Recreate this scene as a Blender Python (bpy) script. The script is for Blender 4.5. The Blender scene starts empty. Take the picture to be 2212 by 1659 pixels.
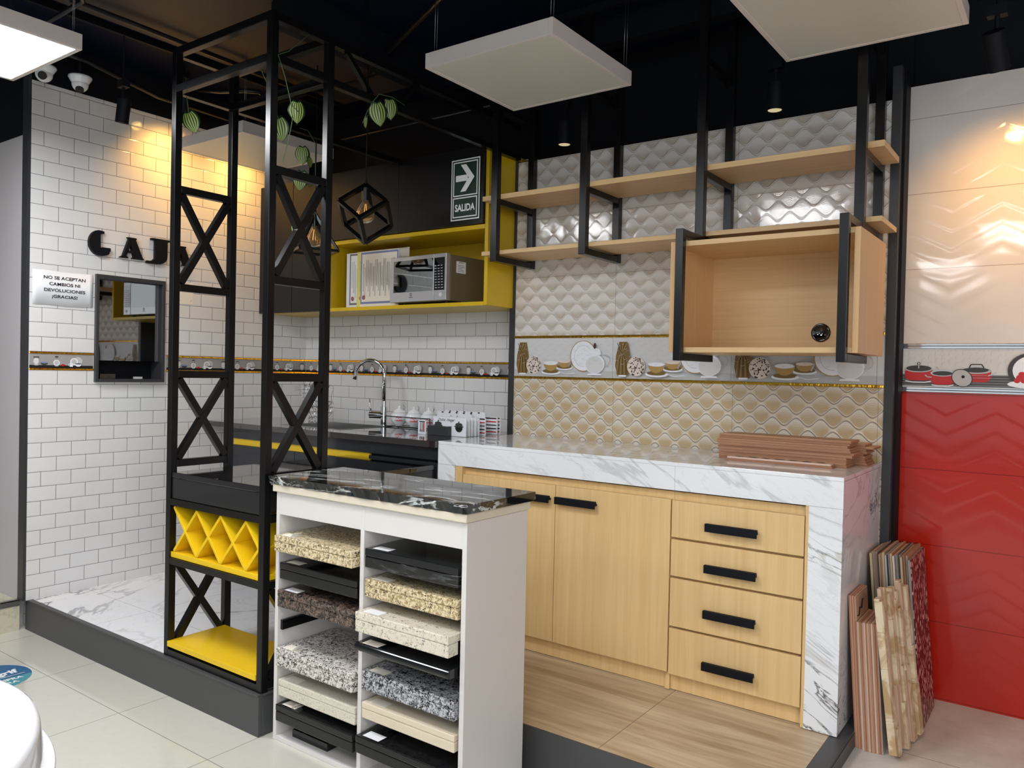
import bpy, math, random
from mathutils import Vector, Matrix
random.seed(7)
SC = bpy.context.scene
COL = SC.collection
PI = math.pi

# ---------------------------------------------------------------- camera
def make_camera():
    F = 1701.637; yaw, pitch, roll = map(math.radians, (-35.87999, -0.88648, 1.24440))
    f = Vector((math.sin(yaw)*math.cos(pitch), math.cos(yaw)*math.cos(pitch), math.sin(pitch)))
    r = Vector((math.cos(yaw), -math.sin(yaw), 0)); u = r.cross(f)
    c, s = math.cos(roll), math.sin(roll)
    r2 = c*r + s*u; u2 = -s*r + c*u
    cd = bpy.data.cameras.new('camera'); cd.sensor_width = 36; cd.lens = F/2212*36
    cd.clip_start = .05; cd.clip_end = 60
    o = bpy.data.objects.new('camera', cd); COL.objects.link(o)
    m = Matrix(((r2.x, u2.x, -f.x, 0), (r2.y, u2.y, -f.y, 0), (r2.z, u2.z, -f.z, 1.378), (0, 0, 0, 1)))
    o.matrix_world = m
    SC.camera = o
make_camera()

# ---------------------------------------------------------------- exposure, world, big lights
SC.view_settings.view_transform = 'Standard'
try: SC.view_settings.look = 'None'
except Exception: pass
SC.view_settings.gamma = 1.0
SC.view_settings.use_curve_mapping = False
SC.view_settings.exposure = 0.36
W = bpy.data.worlds.new('world'); SC.world = W; W.use_nodes = True
W.node_tree.nodes['Background'].inputs[0].default_value = (.80, .90, 1.0, 1)
W.node_tree.nodes['Background'].inputs[1].default_value = 0.18
PANEL_E = 23.0         # brightness of the lit ceiling panels

def area_light(name, loc, target, sx, sy, power, color):
    l = bpy.data.lights.new(name, 'AREA'); l.shape = 'RECTANGLE'; l.size = sx; l.size_y = sy
    l.energy = power; l.color = color
    o = bpy.data.objects.new(name, l); COL.objects.link(o); o.location = loc
    d = Vector(target)-Vector(loc); o.rotation_euler = d.to_track_quat('-Z', 'Y').to_euler()
    return o
# daylight through the glazed shop front behind and beside the photographer
area_light('shopfront_daylight', (0.6, -5.6, 1.9), (-1.2, 2.5, 1.0), 6.0, 2.8, 34, (.90, .96, 1.0))
area_light('side_daylight', (3.4, -1.6, 1.7), (-1.6, 2.8, 1.0), 3.5, 2.2, 78, (.94, .97, 1.0))

def spot(name, loc, target, power, color, angle, blend, size=.03):
    l = bpy.data.lights.new(name, 'SPOT'); l.energy = power; l.color = color
    l.spot_size = math.radians(angle); l.spot_blend = blend; l.shadow_soft_size = size
    o = bpy.data.objects.new(name, l); COL.objects.link(o); o.location = loc
    d = Vector(target)-Vector(loc); o.rotation_euler = d.to_track_quat('-Z', 'Y').to_euler()
    return o
WARM = (1.0, .52, .12)

# ---------------------------------------------------------------- node helpers
def lin(c):
    return tuple((x/255/12.92 if x/255 <= .04045 else ((x/255+.055)/1.055)**2.4) for x in c)
def c4(c): return (c[0], c[1], c[2], 1.0)
MATS = {}
def new_mat(name, color=(200, 200, 200), rough=.5, metal=0., coat=0., spec=.5, raw=None):
    m = bpy.data.materials.new(name); m.use_nodes = True
    b = m.node_tree.nodes['Principled BSDF']
    col = raw if raw else lin(color)
    b.inputs['Base Color'].default_value = c4(col)
    b.inputs['Roughness'].default_value = rough
    b.inputs['Metallic'].default_value = metal
    b.inputs['Coat Weight'].default_value = coat
    b.inputs['Coat Roughness'].default_value = .03
    b.inputs['Specular IOR Level'].default_value = spec
    MATS[name] = m
    return m
class N:
    """tiny expression builder on math nodes"""
    tree = None
    def __init__(s, v): s.v = v
    @staticmethod
    def op(o, *a, clamp=False):
        n = N.tree.nodes.new('ShaderNodeMath'); n.operation = o; n.use_clamp = clamp
        for i, x in enumerate(a):
            x = x.v if isinstance(x, N) else x
            if isinstance(x, (int, float)): n.inputs[i].default_value = x
            else: N.tree.links.new(x, n.inputs[i])
        return N(n.outputs[0])
    def __add__(s, o): return N.op('ADD', s, o)
    __radd__ = __add__
    def __sub__(s, o): return N.op('SUBTRACT', s, o)
    def __rsub__(s, o): return N.op('SUBTRACT', o, s)
    def __mul__(s, o): return N.op('MULTIPLY', s, o)
    __rmul__ = __mul__
    def __truediv__(s, o): return N.op('DIVIDE', s, o)
    def __rtruediv__(s, o): return N.op('DIVIDE', o, s)
def fract(a): return N.op('FRACT', a)
def nfloor(a): return N.op('FLOOR', a)
def nmin(a, b): return N.op('MINIMUM', a, b)
def nmax(a, b): return N.op('MAXIMUM', a, b)
def nabs(a): return N.op('ABSOLUTE', a)
def ncos(a): return N.op('COSINE', a)
def nsin(a): return N.op('SINE', a)
def npow(a, b): return N.op('POWER', a, b)
def nlt(a, b): return N.op('LESS_THAN', a, b)
def ngt(a, b): return N.op('GREATER_THAN', a, b)
def sstep(lo, hi, a):
    n = N.tree.nodes.new('ShaderNodeMapRange'); n.interpolation_type = 'SMOOTHSTEP'
    for i, x in ((0, a), (1, lo), (2, hi)):
        x = x.v if isinstance(x, N) else x
        if isinstance(x, (int, float)): n.inputs[i].default_value = x
        else: N.tree.links.new(x, n.inputs[i])
    return N(n.outputs[0])
def nmix(f, a, b):
    n = N.tree.nodes.new('ShaderNodeMix'); n.data_type = 'RGBA'
    for i, x in ((0, f), (6, a), (7, b)):
        x = x.v if isinstance(x, N) else x
        if isinstance(x, tuple): n.inputs[i].default_value = c4(x)
        elif isinstance(x, (int, float)): n.inputs[i].default_value = x
        else: N.tree.links.new(x, n.inputs[i])
    return N(n.outputs[2])
def coords():
    tc = N.tree.nodes.new('ShaderNodeTexCoord'); s = N.tree.nodes.new('ShaderNodeSeparateXYZ')
    N.tree.links.new(tc.outputs['Object'], s.inputs[0])
    return N(s.outputs[0]), N(s.outputs[1]), N(s.outputs[2]), N(tc.outputs['Object'])
def comb(x, y, z):
    n = N.tree.nodes.new('ShaderNodeCombineXYZ')
    for i, a in enumerate((x, y, z)):
        a = a.v if isinstance(a, N) else a
        if isinstance(a, (int, float)): n.inputs[i].default_value = a
        else: N.tree.links.new(a, n.inputs[i])
    return N(n.outputs[0])
def noise(vec, scale, detail=4, rough=.5, dist=0., out=0):
    n = N.tree.nodes.new('ShaderNodeTexNoise'); N.tree.links.new(vec.v, n.inputs['Vector'])
    n.inputs['Scale'].default_value = scale; n.inputs['Detail'].default_value = detail
    n.inputs['Roughness'].default_value = rough; n.inputs['Distortion'].default_value = dist
    return N(n.outputs[out])
def voronoi(vec, scale, out=0, feature='F1'):
    n = N.tree.nodes.new('ShaderNodeTexVoronoi'); n.feature = feature; N.tree.links.new(vec.v, n.inputs['Vector'])
    n.inputs['Scale'].default_value = scale
    return N(n.outputs[out])
def brick(vec, bw, rh, mortar, smooth=.1, offset=.5):
    n = N.tree.nodes.new('ShaderNodeTexBrick'); N.tree.links.new(vec.v, n.inputs['Vector']); n.offset = offset
    n.inputs['Scale'].default_value = 1; n.inputs['Mortar Size'].default_value = mortar
    n.inputs['Mortar Smooth'].default_value = smooth
    n.inputs['Brick Width'].default_value = bw; n.inputs['Row Height'].default_value = rh
    return N(n.outputs['Fac'])
def setin(m, name, val):
    b = m.node_tree.nodes['Principled BSDF']
    if isinstance(val, N): m.node_tree.links.new(val.v, b.inputs[name])
    elif isinstance(val, tuple): b.inputs[name].default_value = c4(val)
    else: b.inputs[name].default_value = val
def bump(m, h, strength=1., dist=.001):
    n = m.node_tree.nodes.new('ShaderNodeBump'); n.inputs['Strength'].default_value = strength
    n.inputs['Distance'].default_value = dist
    m.node_tree.links.new(h.v, n.inputs['Height'])
    m.node_tree.links.new(n.outputs[0], m.node_tree.nodes['Principled BSDF'].inputs['Normal'])
def begin(name, **k):
    m = new_mat(name, **k); N.tree = m.node_tree; return m

# ---------------------------------------------------------------- plain materials
BLACK = new_mat('black_steel_paint', (10, 11, 13), .27, spec=.4)
BLKMAT = new_mat('black_matt_paint', (7, 10, 18), .6, spec=.25)
CEIL = new_mat('black_ceiling_paint', (8, 15, 36), .6, spec=.1)
CEILGLOW = new_mat('painted_warm_ceiling_glow', (58, 44, 36), .6)  # warm lamp glow on the black ceiling, painted in as a lighter brown
DOORBLK = new_mat('satin_black_cabinet_laminate', (17, 16, 18), .32, spec=.4)
DOORGREY = new_mat('dark_grey_gloss_laminate', (38, 40, 45), .08)
APRON = new_mat('dark_grey_stone_apron', (40, 40, 40), .10)
GRAN_BLK = new_mat('polished_black_granite', (22, 22, 24), .04, coat=.5, spec=.8)
CURB = new_mat('charcoal_painted_curb', (72, 72, 73), .45)
CURBD = new_mat('charcoal_painted_metal', (52, 53, 56), .40)
YEL = new_mat('yellow_lacquer', (238, 196, 22), .35)
YELD = new_mat('ochre_yellow_laminate', (214, 178, 20), .32)
WHITE = new_mat('white_melamine', (218, 214, 210), .35)
EDGE = new_mat('cream_edge_band', (218, 208, 188), .4)
PANELW = new_mat('white_lamp_housing', (214, 205, 200), .45)
DIFFOFF = new_mat('unlit_lamp_diffuser', (206, 204, 192), .4)
CERAM = new_mat('white_glazed_ceramic', (238, 240, 245), .06, coat=.6)
CHROME = new_mat('chrome', (200, 202, 204), .07, metal=1)
STEEL = new_mat('brushed_steel', (168, 168, 166), .28, metal=1)
SILVER = new_mat('silver_plastic', (190, 190, 192), .3, metal=.55)
GOLD = begin('polished_gold_strip', color=(232, 178, 60), rough=.10, metal=1)
_x, _y, _z, _o = coords()
bump(GOLD, noise(comb(_x*1., _y*1., _z*.3), 60., 3), .6, .004)
PAPER = new_mat('white_paper', (236, 238, 242), .7)
PAPERW = new_mat('cream_paper', (236, 228, 214), .7)
INK = new_mat('black_ink', (14, 14, 16), .6)
INKG = new_mat('grey_ink', (120, 118, 120), .6)
INKR = new_mat('red_ink', (196, 30, 40), .5)
INKB = new_mat('blue_ink', (120, 134, 176), .6)
SIGNG = new_mat('dark_green_sign_ink', (14, 48, 34), .5)
SIGNW = new_mat('white_sign_ink', (238, 240, 242), .5)
MIRROR = new_mat('dark_mirror_glass', (150, 150, 150), .02, metal=1)
BLKGLASS = new_mat('black_glass', (5, 5, 6), .03, coat=1)
OVENGLASS = new_mat('mirrored_oven_glass', (120, 124, 124), .03, metal=1)
MICROSIDE = new_mat('taupe_metal_casing', (128, 118, 96), .35, metal=.35)
TEAL = new_mat('teal_sticker', (62, 150, 160), .3)
BLUE = new_mat('blue_sticker', (22, 96, 142), .3)
GREYWALL = new_mat('grey_white_plaster', (196, 192, 194), .7)
LABELW = new_mat('white_sticker_label', (240, 240, 242), .35)
GREENST = new_mat('green_vine_stem', (70, 100, 58), .5)
LEAFD = new_mat('dark_green_leaf', (16, 44, 20), .4)
LEAFL = new_mat('pale_yellow_green_leaf_stripe', (150, 168, 80), .4)
REDPOT = new_mat('red_enamel_print', (196, 30, 28), .25)
PINKISH = new_mat('biscuit_tile_body', (206, 150, 110), .7)
TERRA = new_mat('terracotta_tile_edge', (166, 116, 86), .7)
GREYEDGE = new_mat('grey_tile_edge', (150, 148, 138), .6)
BEIGEEDGE = new_mat('beige_tile_edge', (205, 180, 142), .6)
DGREY = new_mat('dark_grey_print', (60, 60, 62), .5)
LGREY = new_mat('light_grey_print', (190, 190, 190), .4)
VLGREY = new_mat('pale_grey_print', (214, 214, 214), .3)
BRONZE = new_mat('bronze_print', (120, 96, 50), .3)
GOLDP = new_mat('gold_print', (176, 142, 84), .3)
CREAMP = new_mat('cream_print', (226, 212, 200), .3)
DBROWN = new_mat('dark_brown_print', (58, 38, 26), .4)
TEALP = new_mat('pale_yellow_certificate_paper', (226, 220, 120), .7)
STRIPG = new_mat('border_print_grey', (158, 155, 153), .2)
WOODSLATE = new_mat('dark_slate_print', (84, 84, 84), .3)

def mat_emit(name, color, e):
    m = new_mat(name, color, .5)
    setin(m, 'Emission Color', lin(color)); setin(m, 'Emission Strength', e); return m
LIT = mat_emit('lit_led_diffuser', (250, 252, 255), PANEL_E)
LENS = mat_emit('lit_warm_lamp_lens', (255, 214, 130), 6.0)
LENSD = mat_emit('faint_warm_lamp_lens', (220, 205, 160), .5)

AMBER = new_mat('amber_bulb_glass', (222, 190, 146), .02)
setin(AMBER, 'Transmission Weight', .85); setin(AMBER, 'IOR', 1.2)
FILAM = mat_emit('bulb_filament', (255, 200, 120), 1.2)

# ---------------------------------------------------------------- procedural materials
def mat_subway(name, ax, u0, v0):
    m = begin(name, color=(226, 224, 222), rough=.10, coat=.3)
    x, y, z, o = coords(); u = x if ax == 0 else y
    v = comb(u-u0, z-v0, 0.)
    f = brick(v, .15, .075, .0011, .0)
    g = brick(v, .15, .075, .006, 1.0)
    n = noise(o, 3., 2)
    base = nmix(n, lin((228, 227, 226)), lin((218, 217, 216)))
    setin(m, 'Base Color', nmix(f, base, lin((96, 92, 98))))
    bump(m, 1.-g + noise(o, 9, 1)*.15, .35, .003)
    return m
def mat_wave(name, light, dark, edge, z0, x0, contrast, rough=.10, bump_d=.0022, linew=.30, neck=.5, stripe=.15, t0=.05, t1=.70, zs=1.569):
    m = begin(name, rough=rough, coat=.25)
    x, y, z, o = coords()
    c = ncos((x-x0)*(2*PI/.1))*.0165
    e = fract((z-z0-c)/.1)*.1; od = fract((z-z0-.05+c)/.1)*.1
    db = nmin(e, od); da = nmin(.1-e, .1-od)
    h = db+da; t = db/nmax(h, .002)
    d = nmin(db, da)
    ridge = npow(2.718, (d*d)*(-1/(.0030*.0030)))
    lens = sstep(.016, .050, h)
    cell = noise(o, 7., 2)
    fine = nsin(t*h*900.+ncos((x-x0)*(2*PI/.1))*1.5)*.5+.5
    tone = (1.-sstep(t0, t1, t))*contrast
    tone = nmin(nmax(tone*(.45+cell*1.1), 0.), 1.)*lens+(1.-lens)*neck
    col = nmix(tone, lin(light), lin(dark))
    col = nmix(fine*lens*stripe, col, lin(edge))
    su = nabs(fract((x+2.46+.3)/.6)-.5)*.6
    sv = nabs(fract((z-zs+.1525)/.305)-.5)*.305
    line = npow(2.718, ((da-.0055)*(da-.0055))*(-1/(.0028*.0028)))
    col = nmix(line*linew, col, lin(edge))
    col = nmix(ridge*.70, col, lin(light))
    seam = nlt(nmin(su, sv), .0009)
    setin(m, 'Base Color', nmix(seam*.6, col, lin((120, 104, 90))))
    bump(m, ridge*1.1 + lens*t*(1.-t)*.7 + fine*lens*.02 - seam*.4, 1., bump_d)
    return m
def mat_chevron(name, color, rough, seam_c, z0, x0=-.435):
    m = begin(name, rough=rough, coat=.2)
    x, y, z, o = coords()
    zig = nabs(fract((x-x0)/.34)-.5)*.34*.55
    p = (z-z0+zig)/.07625
    f = fract(p); h = sstep(0., .22, f)*(1.-sstep(.30, .98, f))
    sv = nabs(fract((z-z0)/.305+.5)-.5)*.305
    seam = nlt(sv, .0012)
    edge = sstep(.002, .05, sv)
    setin(m, 'Base Color', nmix(seam*.8, lin(color), lin(seam_c)))
    bump(m, h*edge - seam*.25, .6, .0010)
    return m
def mat_marble(name, base, vein, black, scale=1., seed=0., gold=0., rough=.06, seam=None, strong=1.):
    m = begin(name, rough=rough, coat=.3)
    x, y, z, o = coords()
    v = comb(x*.8+z*.9+seed, y*.9-z*.5+seed*1.7, z*1.1+x*.4)
    n1 = noise(v, 1.6*scale, 6, .55, 1.2)
    n2 = noise(v, 3.4*scale, 8, .6, 2.0)
    mask = sstep(.52, .64, noise(v, 1.2*scale, 2, .5))
    soft = (1.-sstep(0., .022, nabs(n1-.5)))*(.25+sstep(.42, .6, noise(v, .9*scale, 2)))
    fine = (1.-sstep(0., .010, nabs(n2-.52)))
    th = (1.-sstep(0., .022, nabs(n2-.50)))*mask
    cloud = sstep(.55, .85, noise(v, 1.1*scale, 3))*.16
    col = nmix(nmin(soft*.55*strong+cloud, 1.), lin(base), lin(vein))
    col = nmix(nmin((fine*.45*mask+fine*.12)*strong, 1.), col, lin((120, 116, 112)))
    if gold: col = nmix(nmin(soft*mask*gold, 1.), col, lin((190, 178, 140)))
    col = nmix(nmin(th*.9*strong, 1.), col, lin(black))
    if seam: col = nmix(seam(x, y, z), col, lin((120, 118, 120)))
    setin(m, 'Base Color', col)
    return m
def mat_wood(name, light, dark, axis, scale=1., rough=.42, contrast=1.):
    """grain runs along axis (0,1,2)"""
    m = begin(name, rough=rough)
    x, y, z, o = coords()
    s = [x*38., y*38., z*38.]; s[axis] = (x, y, z)[axis]*1.1
    v = comb(*s)
    n = noise(v, 1.*scale, 5, .6, .6)
    s2 = [x*140., y*140., z*140.]; s2[axis] = (x, y, z)[axis]*4.
    n2 = noise(comb(*s2), 1., 2)
    f = nmin(nmax((n-.38)*3.2*contrast*.45+(n2-.5)*.35+.25, 0.), 1.)
    setin(m, 'Base Color', nmix(f, lin(light), lin(dark)))
    return m
def mat_woodfloor():
    m = begin('wood_plank_floor_tile', rough=.30, coat=.1)
    x, y, z, o = coords()
    v = comb(x*2.2, y*26., 0.)
    n = noise(v, 1., 6, .62, .8); n2 = noise(comb(x*.9, y*9., 2.), 1., 3)
    f = sstep(.30, .72, n*.6+n2*.4)
    col = nmix(f, lin((226, 206, 174)), lin((172, 142, 108)))
    sx = nabs(fract((x+1.246)/1.2+.5)-.5)*1.2; sy = nabs(fract((y-2.235)/.6+.5)-.5)*.6
    setin(m, 'Base Color', nmix(nlt(nmin(sx, sy), .0015), col, lin((130, 108, 84))))
    return m
def mat_floor():
    m = begin('cream_porcelain_floor', rough=.09, coat=.2)
    x, y, z, o = coords()
    sx = nabs(fract((x+3.04)/.6+.5)-.5)*.6; sy = nabs(fract((y-1.606)/.6+.5)-.5)*.6
    n = noise(o, 30., 3)
    col = nmix(n, lin((210, 208, 196)), lin((203, 201, 188)))
    setin(m, 'Base Color', nmix(nlt(nmin(sx, sy), .0016), col, lin((142, 136, 122))))
    return m
def mat_concrete():
    m = begin('grey_beige_concrete_floor', rough=.55)
    x, y, z, o = coords()
    n = noise(o, 6., 7, .65); 
    sy = nabs(fract((y-2.98)/.9+.5)-.5)*.9
    col = nmix(sstep(.3, .75, n), lin((226, 220, 210)), lin((204, 196, 186)))
    setin(m, 'Base Color', nmix(nlt(sy, .0015), col, lin((120, 112, 100))))
    return m
def mat_granite(name, light, mid, dark, s1=70., dk=.52, md=.5, rough=.08, stretch=1.):
    m = begin(name, rough=rough)
    x, y, z, o = coords()
    v = comb(x*stretch, y, z)
    s1 = s1*1.9; a = noise(v, s1, 4, .6, .8); b = noise(v, s1*1.8, 3, .6, .4); c = noise(v, s1*.5, 3, .5, .5)
    col = nmix(sstep(md-.08, md+.10, a), lin(light), lin(mid))
    col = nmix(sstep(dk, dk+.05, b*.6+c*.4), col, lin(dark))
    w = sstep(.60, .66, noise(v, s1*1.7, 2))
    col = nmix(w*.6, col, lin(light))
    setin(m, 'Base Color', col)
    return m
def mat_blackvein(name, amount=1.):
    m = begin(name, rough=.05, coat=.4)
    x, y, z, o = coords()
    v = comb(x*1.1+z*5., y*5.5-x*.7, z*9.-x*.8)
    n = noise(v, 1.2, 7, .60, 1.2); k = noise(comb(x*2.5, y*3., z*4.), 1.6, 3)
    f = (1.-sstep(0., .035, nabs(n-.5)))*sstep(.40, .56, k)
    n2 = noise(comb(x*9., y*30., z*30.), 2.0, 6, .7, 1.)
    f2 = sstep(.54, .66, n2)*sstep(.54, .66, k)*.8
    setin(m, 'Base Color', nmix(nmin((f+f2)*amount, 1.), lin((18, 19, 21)), lin((206, 210, 210))))
    return m
BR_LU = mat_subway('white_subway_tile_left_upper', 1, 1.785, 1.43)
BR_LL = mat_subway('white_subway_tile_left_lower', 1, 1.864, .06)
BR_BU = mat_subway('white_subway_tile_back_upper', 0, -5.467, 1.43)
BR_BL = mat_subway('white_subway_tile_back_lower', 0, -5.47, .135)
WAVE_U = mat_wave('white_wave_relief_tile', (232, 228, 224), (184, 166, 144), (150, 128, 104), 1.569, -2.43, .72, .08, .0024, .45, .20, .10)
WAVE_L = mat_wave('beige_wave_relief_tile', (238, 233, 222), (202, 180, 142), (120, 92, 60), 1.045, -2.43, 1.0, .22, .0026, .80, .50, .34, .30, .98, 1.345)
CHEV_W = mat_chevron('white_chevron_relief_tile', (222, 214, 210), .10, (150, 130, 120), 1.525)
CHEV_R = mat_chevron('red_chevron_relief_tile', (186, 38, 24), .16, (90, 12, 10), 1.327)
def fseam(x, y, z):
    sx = nabs(fract((x+3.1)/.6+.5)-.5)*.6; sy = nabs(fract((y-2.1)/.6+.5)-.5)*.6
    return nlt(nmin(sx, sy), .0012)*.7
MARB_F = mat_marble('white_marble_floor_tile', (238, 238, 240), (128, 128, 134), (84, 84, 90), .8, 2.3, rough=.05, seam=fseam, strong=1.7)
MARB_C = mat_marble('white_veined_marble', (238, 240, 243), (196, 197, 200), (36, 30, 28), 1.35, 5.2, gold=.7, rough=.05, strong=1.05)
WOODC_Z = mat_wood('beech_laminate_vertical', (232, 200, 144), (212, 172, 114), 2)
WOODC_X = mat_wood('beech_laminate_horizontal', (224, 190, 140), (204, 164, 112), 0)
WOODC_Y = mat_wood('beech_laminate_end', (226, 184, 132), (210, 166, 112), 2)
WOODF = mat_woodfloor()
FLOORM = mat_floor()
CONC = mat_concrete()
TRAV = mat_granite('cream_stone_step', (206, 198, 176), (190, 182, 158), (170, 160, 136), 14., .60, .55, .3)
BLKVEIN = mat_blackvein('black_marble_white_veins')
GR = {
 'gold': mat_granite('golden_granite', (226, 210, 172), (156, 134, 96), (30, 26, 24), 55., .55, .52),
 'black': mat_granite('plain_black_granite', (24, 24, 26), (16, 16, 18), (8, 8, 9), 90., .6),
 'brown': mat_granite('dark_brown_granite', (120, 102, 90), (78, 64, 56), (22, 22, 24), 45., .50, .48),
 'white': mat_granite('white_speckled_granite', (226, 220, 212), (140, 132, 124), (34, 32, 34), 58., .52, .53),
 'cream': mat_granite('cream_fine_granite', (220, 212, 196), (190, 178, 158), (96, 84, 76), 95., .60, .58),
 'galaxy': mat_granite('black_galaxy_granite', (30, 30, 32), (12, 12, 14), (8, 8, 9), 60., .6),
 'absolute': mat_granite('absolute_black_granite', (30, 32, 34), (20, 21, 22), (12, 12, 13), 160., .6),
 'gold2': mat_granite('yellow_speckled_granite', (224, 208, 170), (164, 140, 98), (34, 30, 26), 52., .55, .50),
 'ivory': mat_granite('ivory_granite', (222, 214, 196), (196, 184, 162), (96, 90, 90), 48., .57, .58),
 'grey': mat_granite('grey_white_granite', (196, 196, 200), (120, 120, 124), (20, 20, 22), 50., .51, .50),
 'beige': mat_granite('plain_beige_quartz', (222, 208, 184), (212, 198, 174), (188, 170, 146), 120., .62, .6),
}
BLKVEIN2 = mat_blackvein('black_granite_single_vein', .22)
BRTILE = mat_wood('reddish_brown_tile_edge', (202, 160, 124), (150, 110, 80), 0, rough=.6)
STONE = mat_granite('ochre_split_stone', (222, 204, 172), (184, 152, 110), (150, 116, 80), 5., .62, .5, .6)
STONEB = mat_wood('pinkish_split_stone', (214, 186, 160), (176, 142, 112), 2, .4, .6, 1.3)
def mat_mosaic():
    m = begin('dark_red_pebble_mosaic', rough=.35)
    x, y, z, o = coords()
    d = voronoi(comb(x*1., y*1.8, z*.9), 40.)
    g = sstep(.34, .42, d)
    k = noise(o, 14., 2)
    col = nmix(g, nmix(sstep(.45, .6, k), lin((232, 186, 178)), lin((196, 130, 124))), lin((86, 14, 20)))
    setin(m, 'Base Color', col)
    bump(m, 1.-g, .5, .001)
    return m
MOSAIC = mat_mosaic()
# ---------------------------------------------------------------- mesh helpers
class MB:
    def __init__(s): s.v = []; s.f = []; s.m = []; s.sm = []
    def add(s, vs, fs, m=0, smooth=False):
        b = len(s.v); s.v += [tuple(v) for v in vs]
        for f in fs: s.f.append(tuple(i+b for i in f)); s.m.append(m); s.sm.append(smooth)
        return s
    def box(s, x0, x1, y0, y1, z0, z1, m=0):
        x0, x1 = sorted((x0, x1)); y0, y1 = sorted((y0, y1)); z0, z1 = sorted((z0, z1))
        vs = [(x0,y0,z0),(x1,y0,z0),(x1,y1,z0),(x0,y1,z0),(x0,y0,z1),(x1,y0,z1),(x1,y1,z1),(x0,y1,z1)]
        return s.add(vs, [(0,3,2,1),(4,5,6,7),(0,1,5,4),(1,2,6,5),(2,3,7,6),(3,0,4,7)], m)
    def obox(s, c, ax, h, m=0):
        c = Vector(c); ax = [Vector(a).normalized() for a in ax]; vs = []
        for dz in (-1, 1):
            for dx, dy in ((-1,-1),(1,-1),(1,1),(-1,1)):
                vs.append(c+ax[0]*h[0]*dx+ax[1]*h[1]*dy+ax[2]*h[2]*dz)
        return s.add(vs, [(0,3,2,1),(4,5,6,7),(0,1,5,4),(1,2,6,5),(2,3,7,6),(3,0,4,7)], m)
    def bar(s, p, q, w, h, side, m=0):
        """rectangular bar p to q; w measured along 'side', h across"""
        p, q = Vector(p), Vector(q); d = (q-p); L = d.length; d.normalize()
        side = Vector(side); side = (side-d*side.dot(d)).normalized(); o = d.cross(side)
        return s.obox((p+q)/2, (side, o, d), (w/2, h/2, L/2), m)
    def cyl(s, p, q, r0, r1=None, n=20, m=0, smooth=True, cap=True):
        r1 = r0 if r1 is None else r1
        p, q = Vector(p), Vector(q); d = (q-p).normalized()
        a = d.orthogonal().normalized(); b = d.cross(a); vs = []
        for c, r in ((p, r0), (q, r1)):
            for i in range(n):
                t = 2*PI*i/n; vs.append(c+(a*math.cos(t)+b*math.sin(t))*r)
        s.add(vs, [(i, (i+1) % n, n+(i+1) % n, n+i) for i in range(n)], m, smooth)
        if cap: s.add(vs, [tuple(range(n-1, -1, -1)), tuple(range(n, 2*n))], m)
        return s
    def lathe(s, prof, c, n=28, m=0, axis='z', smooth=True, mats=None):
        c = Vector(c); vs = []
        for r, h in prof:
            for i in range(n):
                t = 2*PI*i/n; a, b = r*math.cos(t), r*math.sin(t)
                vs.append(c+(Vector((a, b, h)) if axis == 'z' else Vector((a, h, b)) if axis == 'y' else Vector((h, a, b))))
        for k in range(len(prof)-1):
            fs = [(k*n+i, k*n+(i+1) % n, (k+1)*n+(i+1) % n, (k+1)*n+i) for i in range(n)]
            s.add(vs, fs, mats[k] if mats else m, smooth) if k == 0 else s._more(len(vs), fs, mats[k] if mats else m, smooth)
        return s
    def _more(s, nv, fs, m, smooth):
        b = len(s.v)-nv
        for f in fs: s.f.append(tuple(i+b for i in f)); s.m.append(m); s.sm.append(smooth)
    def tube(s, pts, r, n=8, m=0, cap=True):
        pts = [Vector(p) for p in pts]; vs = []; prev = None
        for i, p in enumerate(pts):
            d = (pts[min(i+1, len(pts)-1)]-pts[max(i-1, 0)]).normalized()
            a = d.orthogonal().normalized() if prev is None else (prev-d*prev.dot(d)).normalized()
            prev = a; b = d.cross(a); rr = r[i] if isinstance(r, (list, tuple)) else r
            for k in range(n):
                t = 2*PI*k/n; vs.append(p+(a*math.cos(t)+b*math.sin(t))*rr)
        fs = [(i*n+k, i*n+(k+1) % n, (i+1)*n+(k+1) % n, (i+1)*n+k) for i in range(len(pts)-1) for k in range(n)]
        s.add(vs, fs, m, True)
        if cap: s._more(len(vs), [tuple(range(n-1, -1, -1)), tuple((len(pts)-1)*n+k for k in range(n))], m, False)
        return s
    def prism(s, poly, fmap, d0, d1, m=0):
        n = len(poly); vs = [fmap(u, v, d0) for u, v in poly]+[fmap(u, v, d1) for u, v in poly]
        return s.add(vs, [tuple(range(n-1, -1, -1)), tuple(range(n, 2*n))]+[(i, (i+1) % n, n+(i+1) % n, n+i) for i in range(n)], m)
    def build(s, name, mats, parent=None, bevel=0., seg=2):
        off = Vector((0, 0, 0)); p = parent
        while p is not None: off += Vector(p.location); p = p.parent
        me = bpy.data.meshes.new(name)
        me.from_pydata([(v[0]-off.x, v[1]-off.y, v[2]-off.z) for v in s.v], [], s.f)
        if not isinstance(mats, (list, tuple)): mats = [mats]
        for m in mats: me.materials.append(m)
        for i, p in enumerate(me.polygons): p.material_index = s.m[i]; p.use_smooth = s.sm[i]
        me.update()
        o = bpy.data.objects.new(name, me); COL.objects.link(o)
        if parent is not None: o.parent = parent
        if bevel:
            b = o.modifiers.new('bevel', 'BEVEL'); b.width = bevel; b.segments = seg
            b.limit_method = 'ANGLE'; b.angle_limit = math.radians(40); b.harden_normals = False
        return o
def tag(o, label, cat, group=None, kind=None):
    o['label'] = label; o['category'] = cat
    if group: o['group'] = group
    if kind: o['kind'] = kind
    return o
def thing(name, label, cat, loc=(0, 0, 0), group=None):
    o = bpy.data.objects.new(name, None); COL.objects.link(o); o.location = loc; o.empty_display_size = .05
    return tag(o, label, cat, group)
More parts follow.
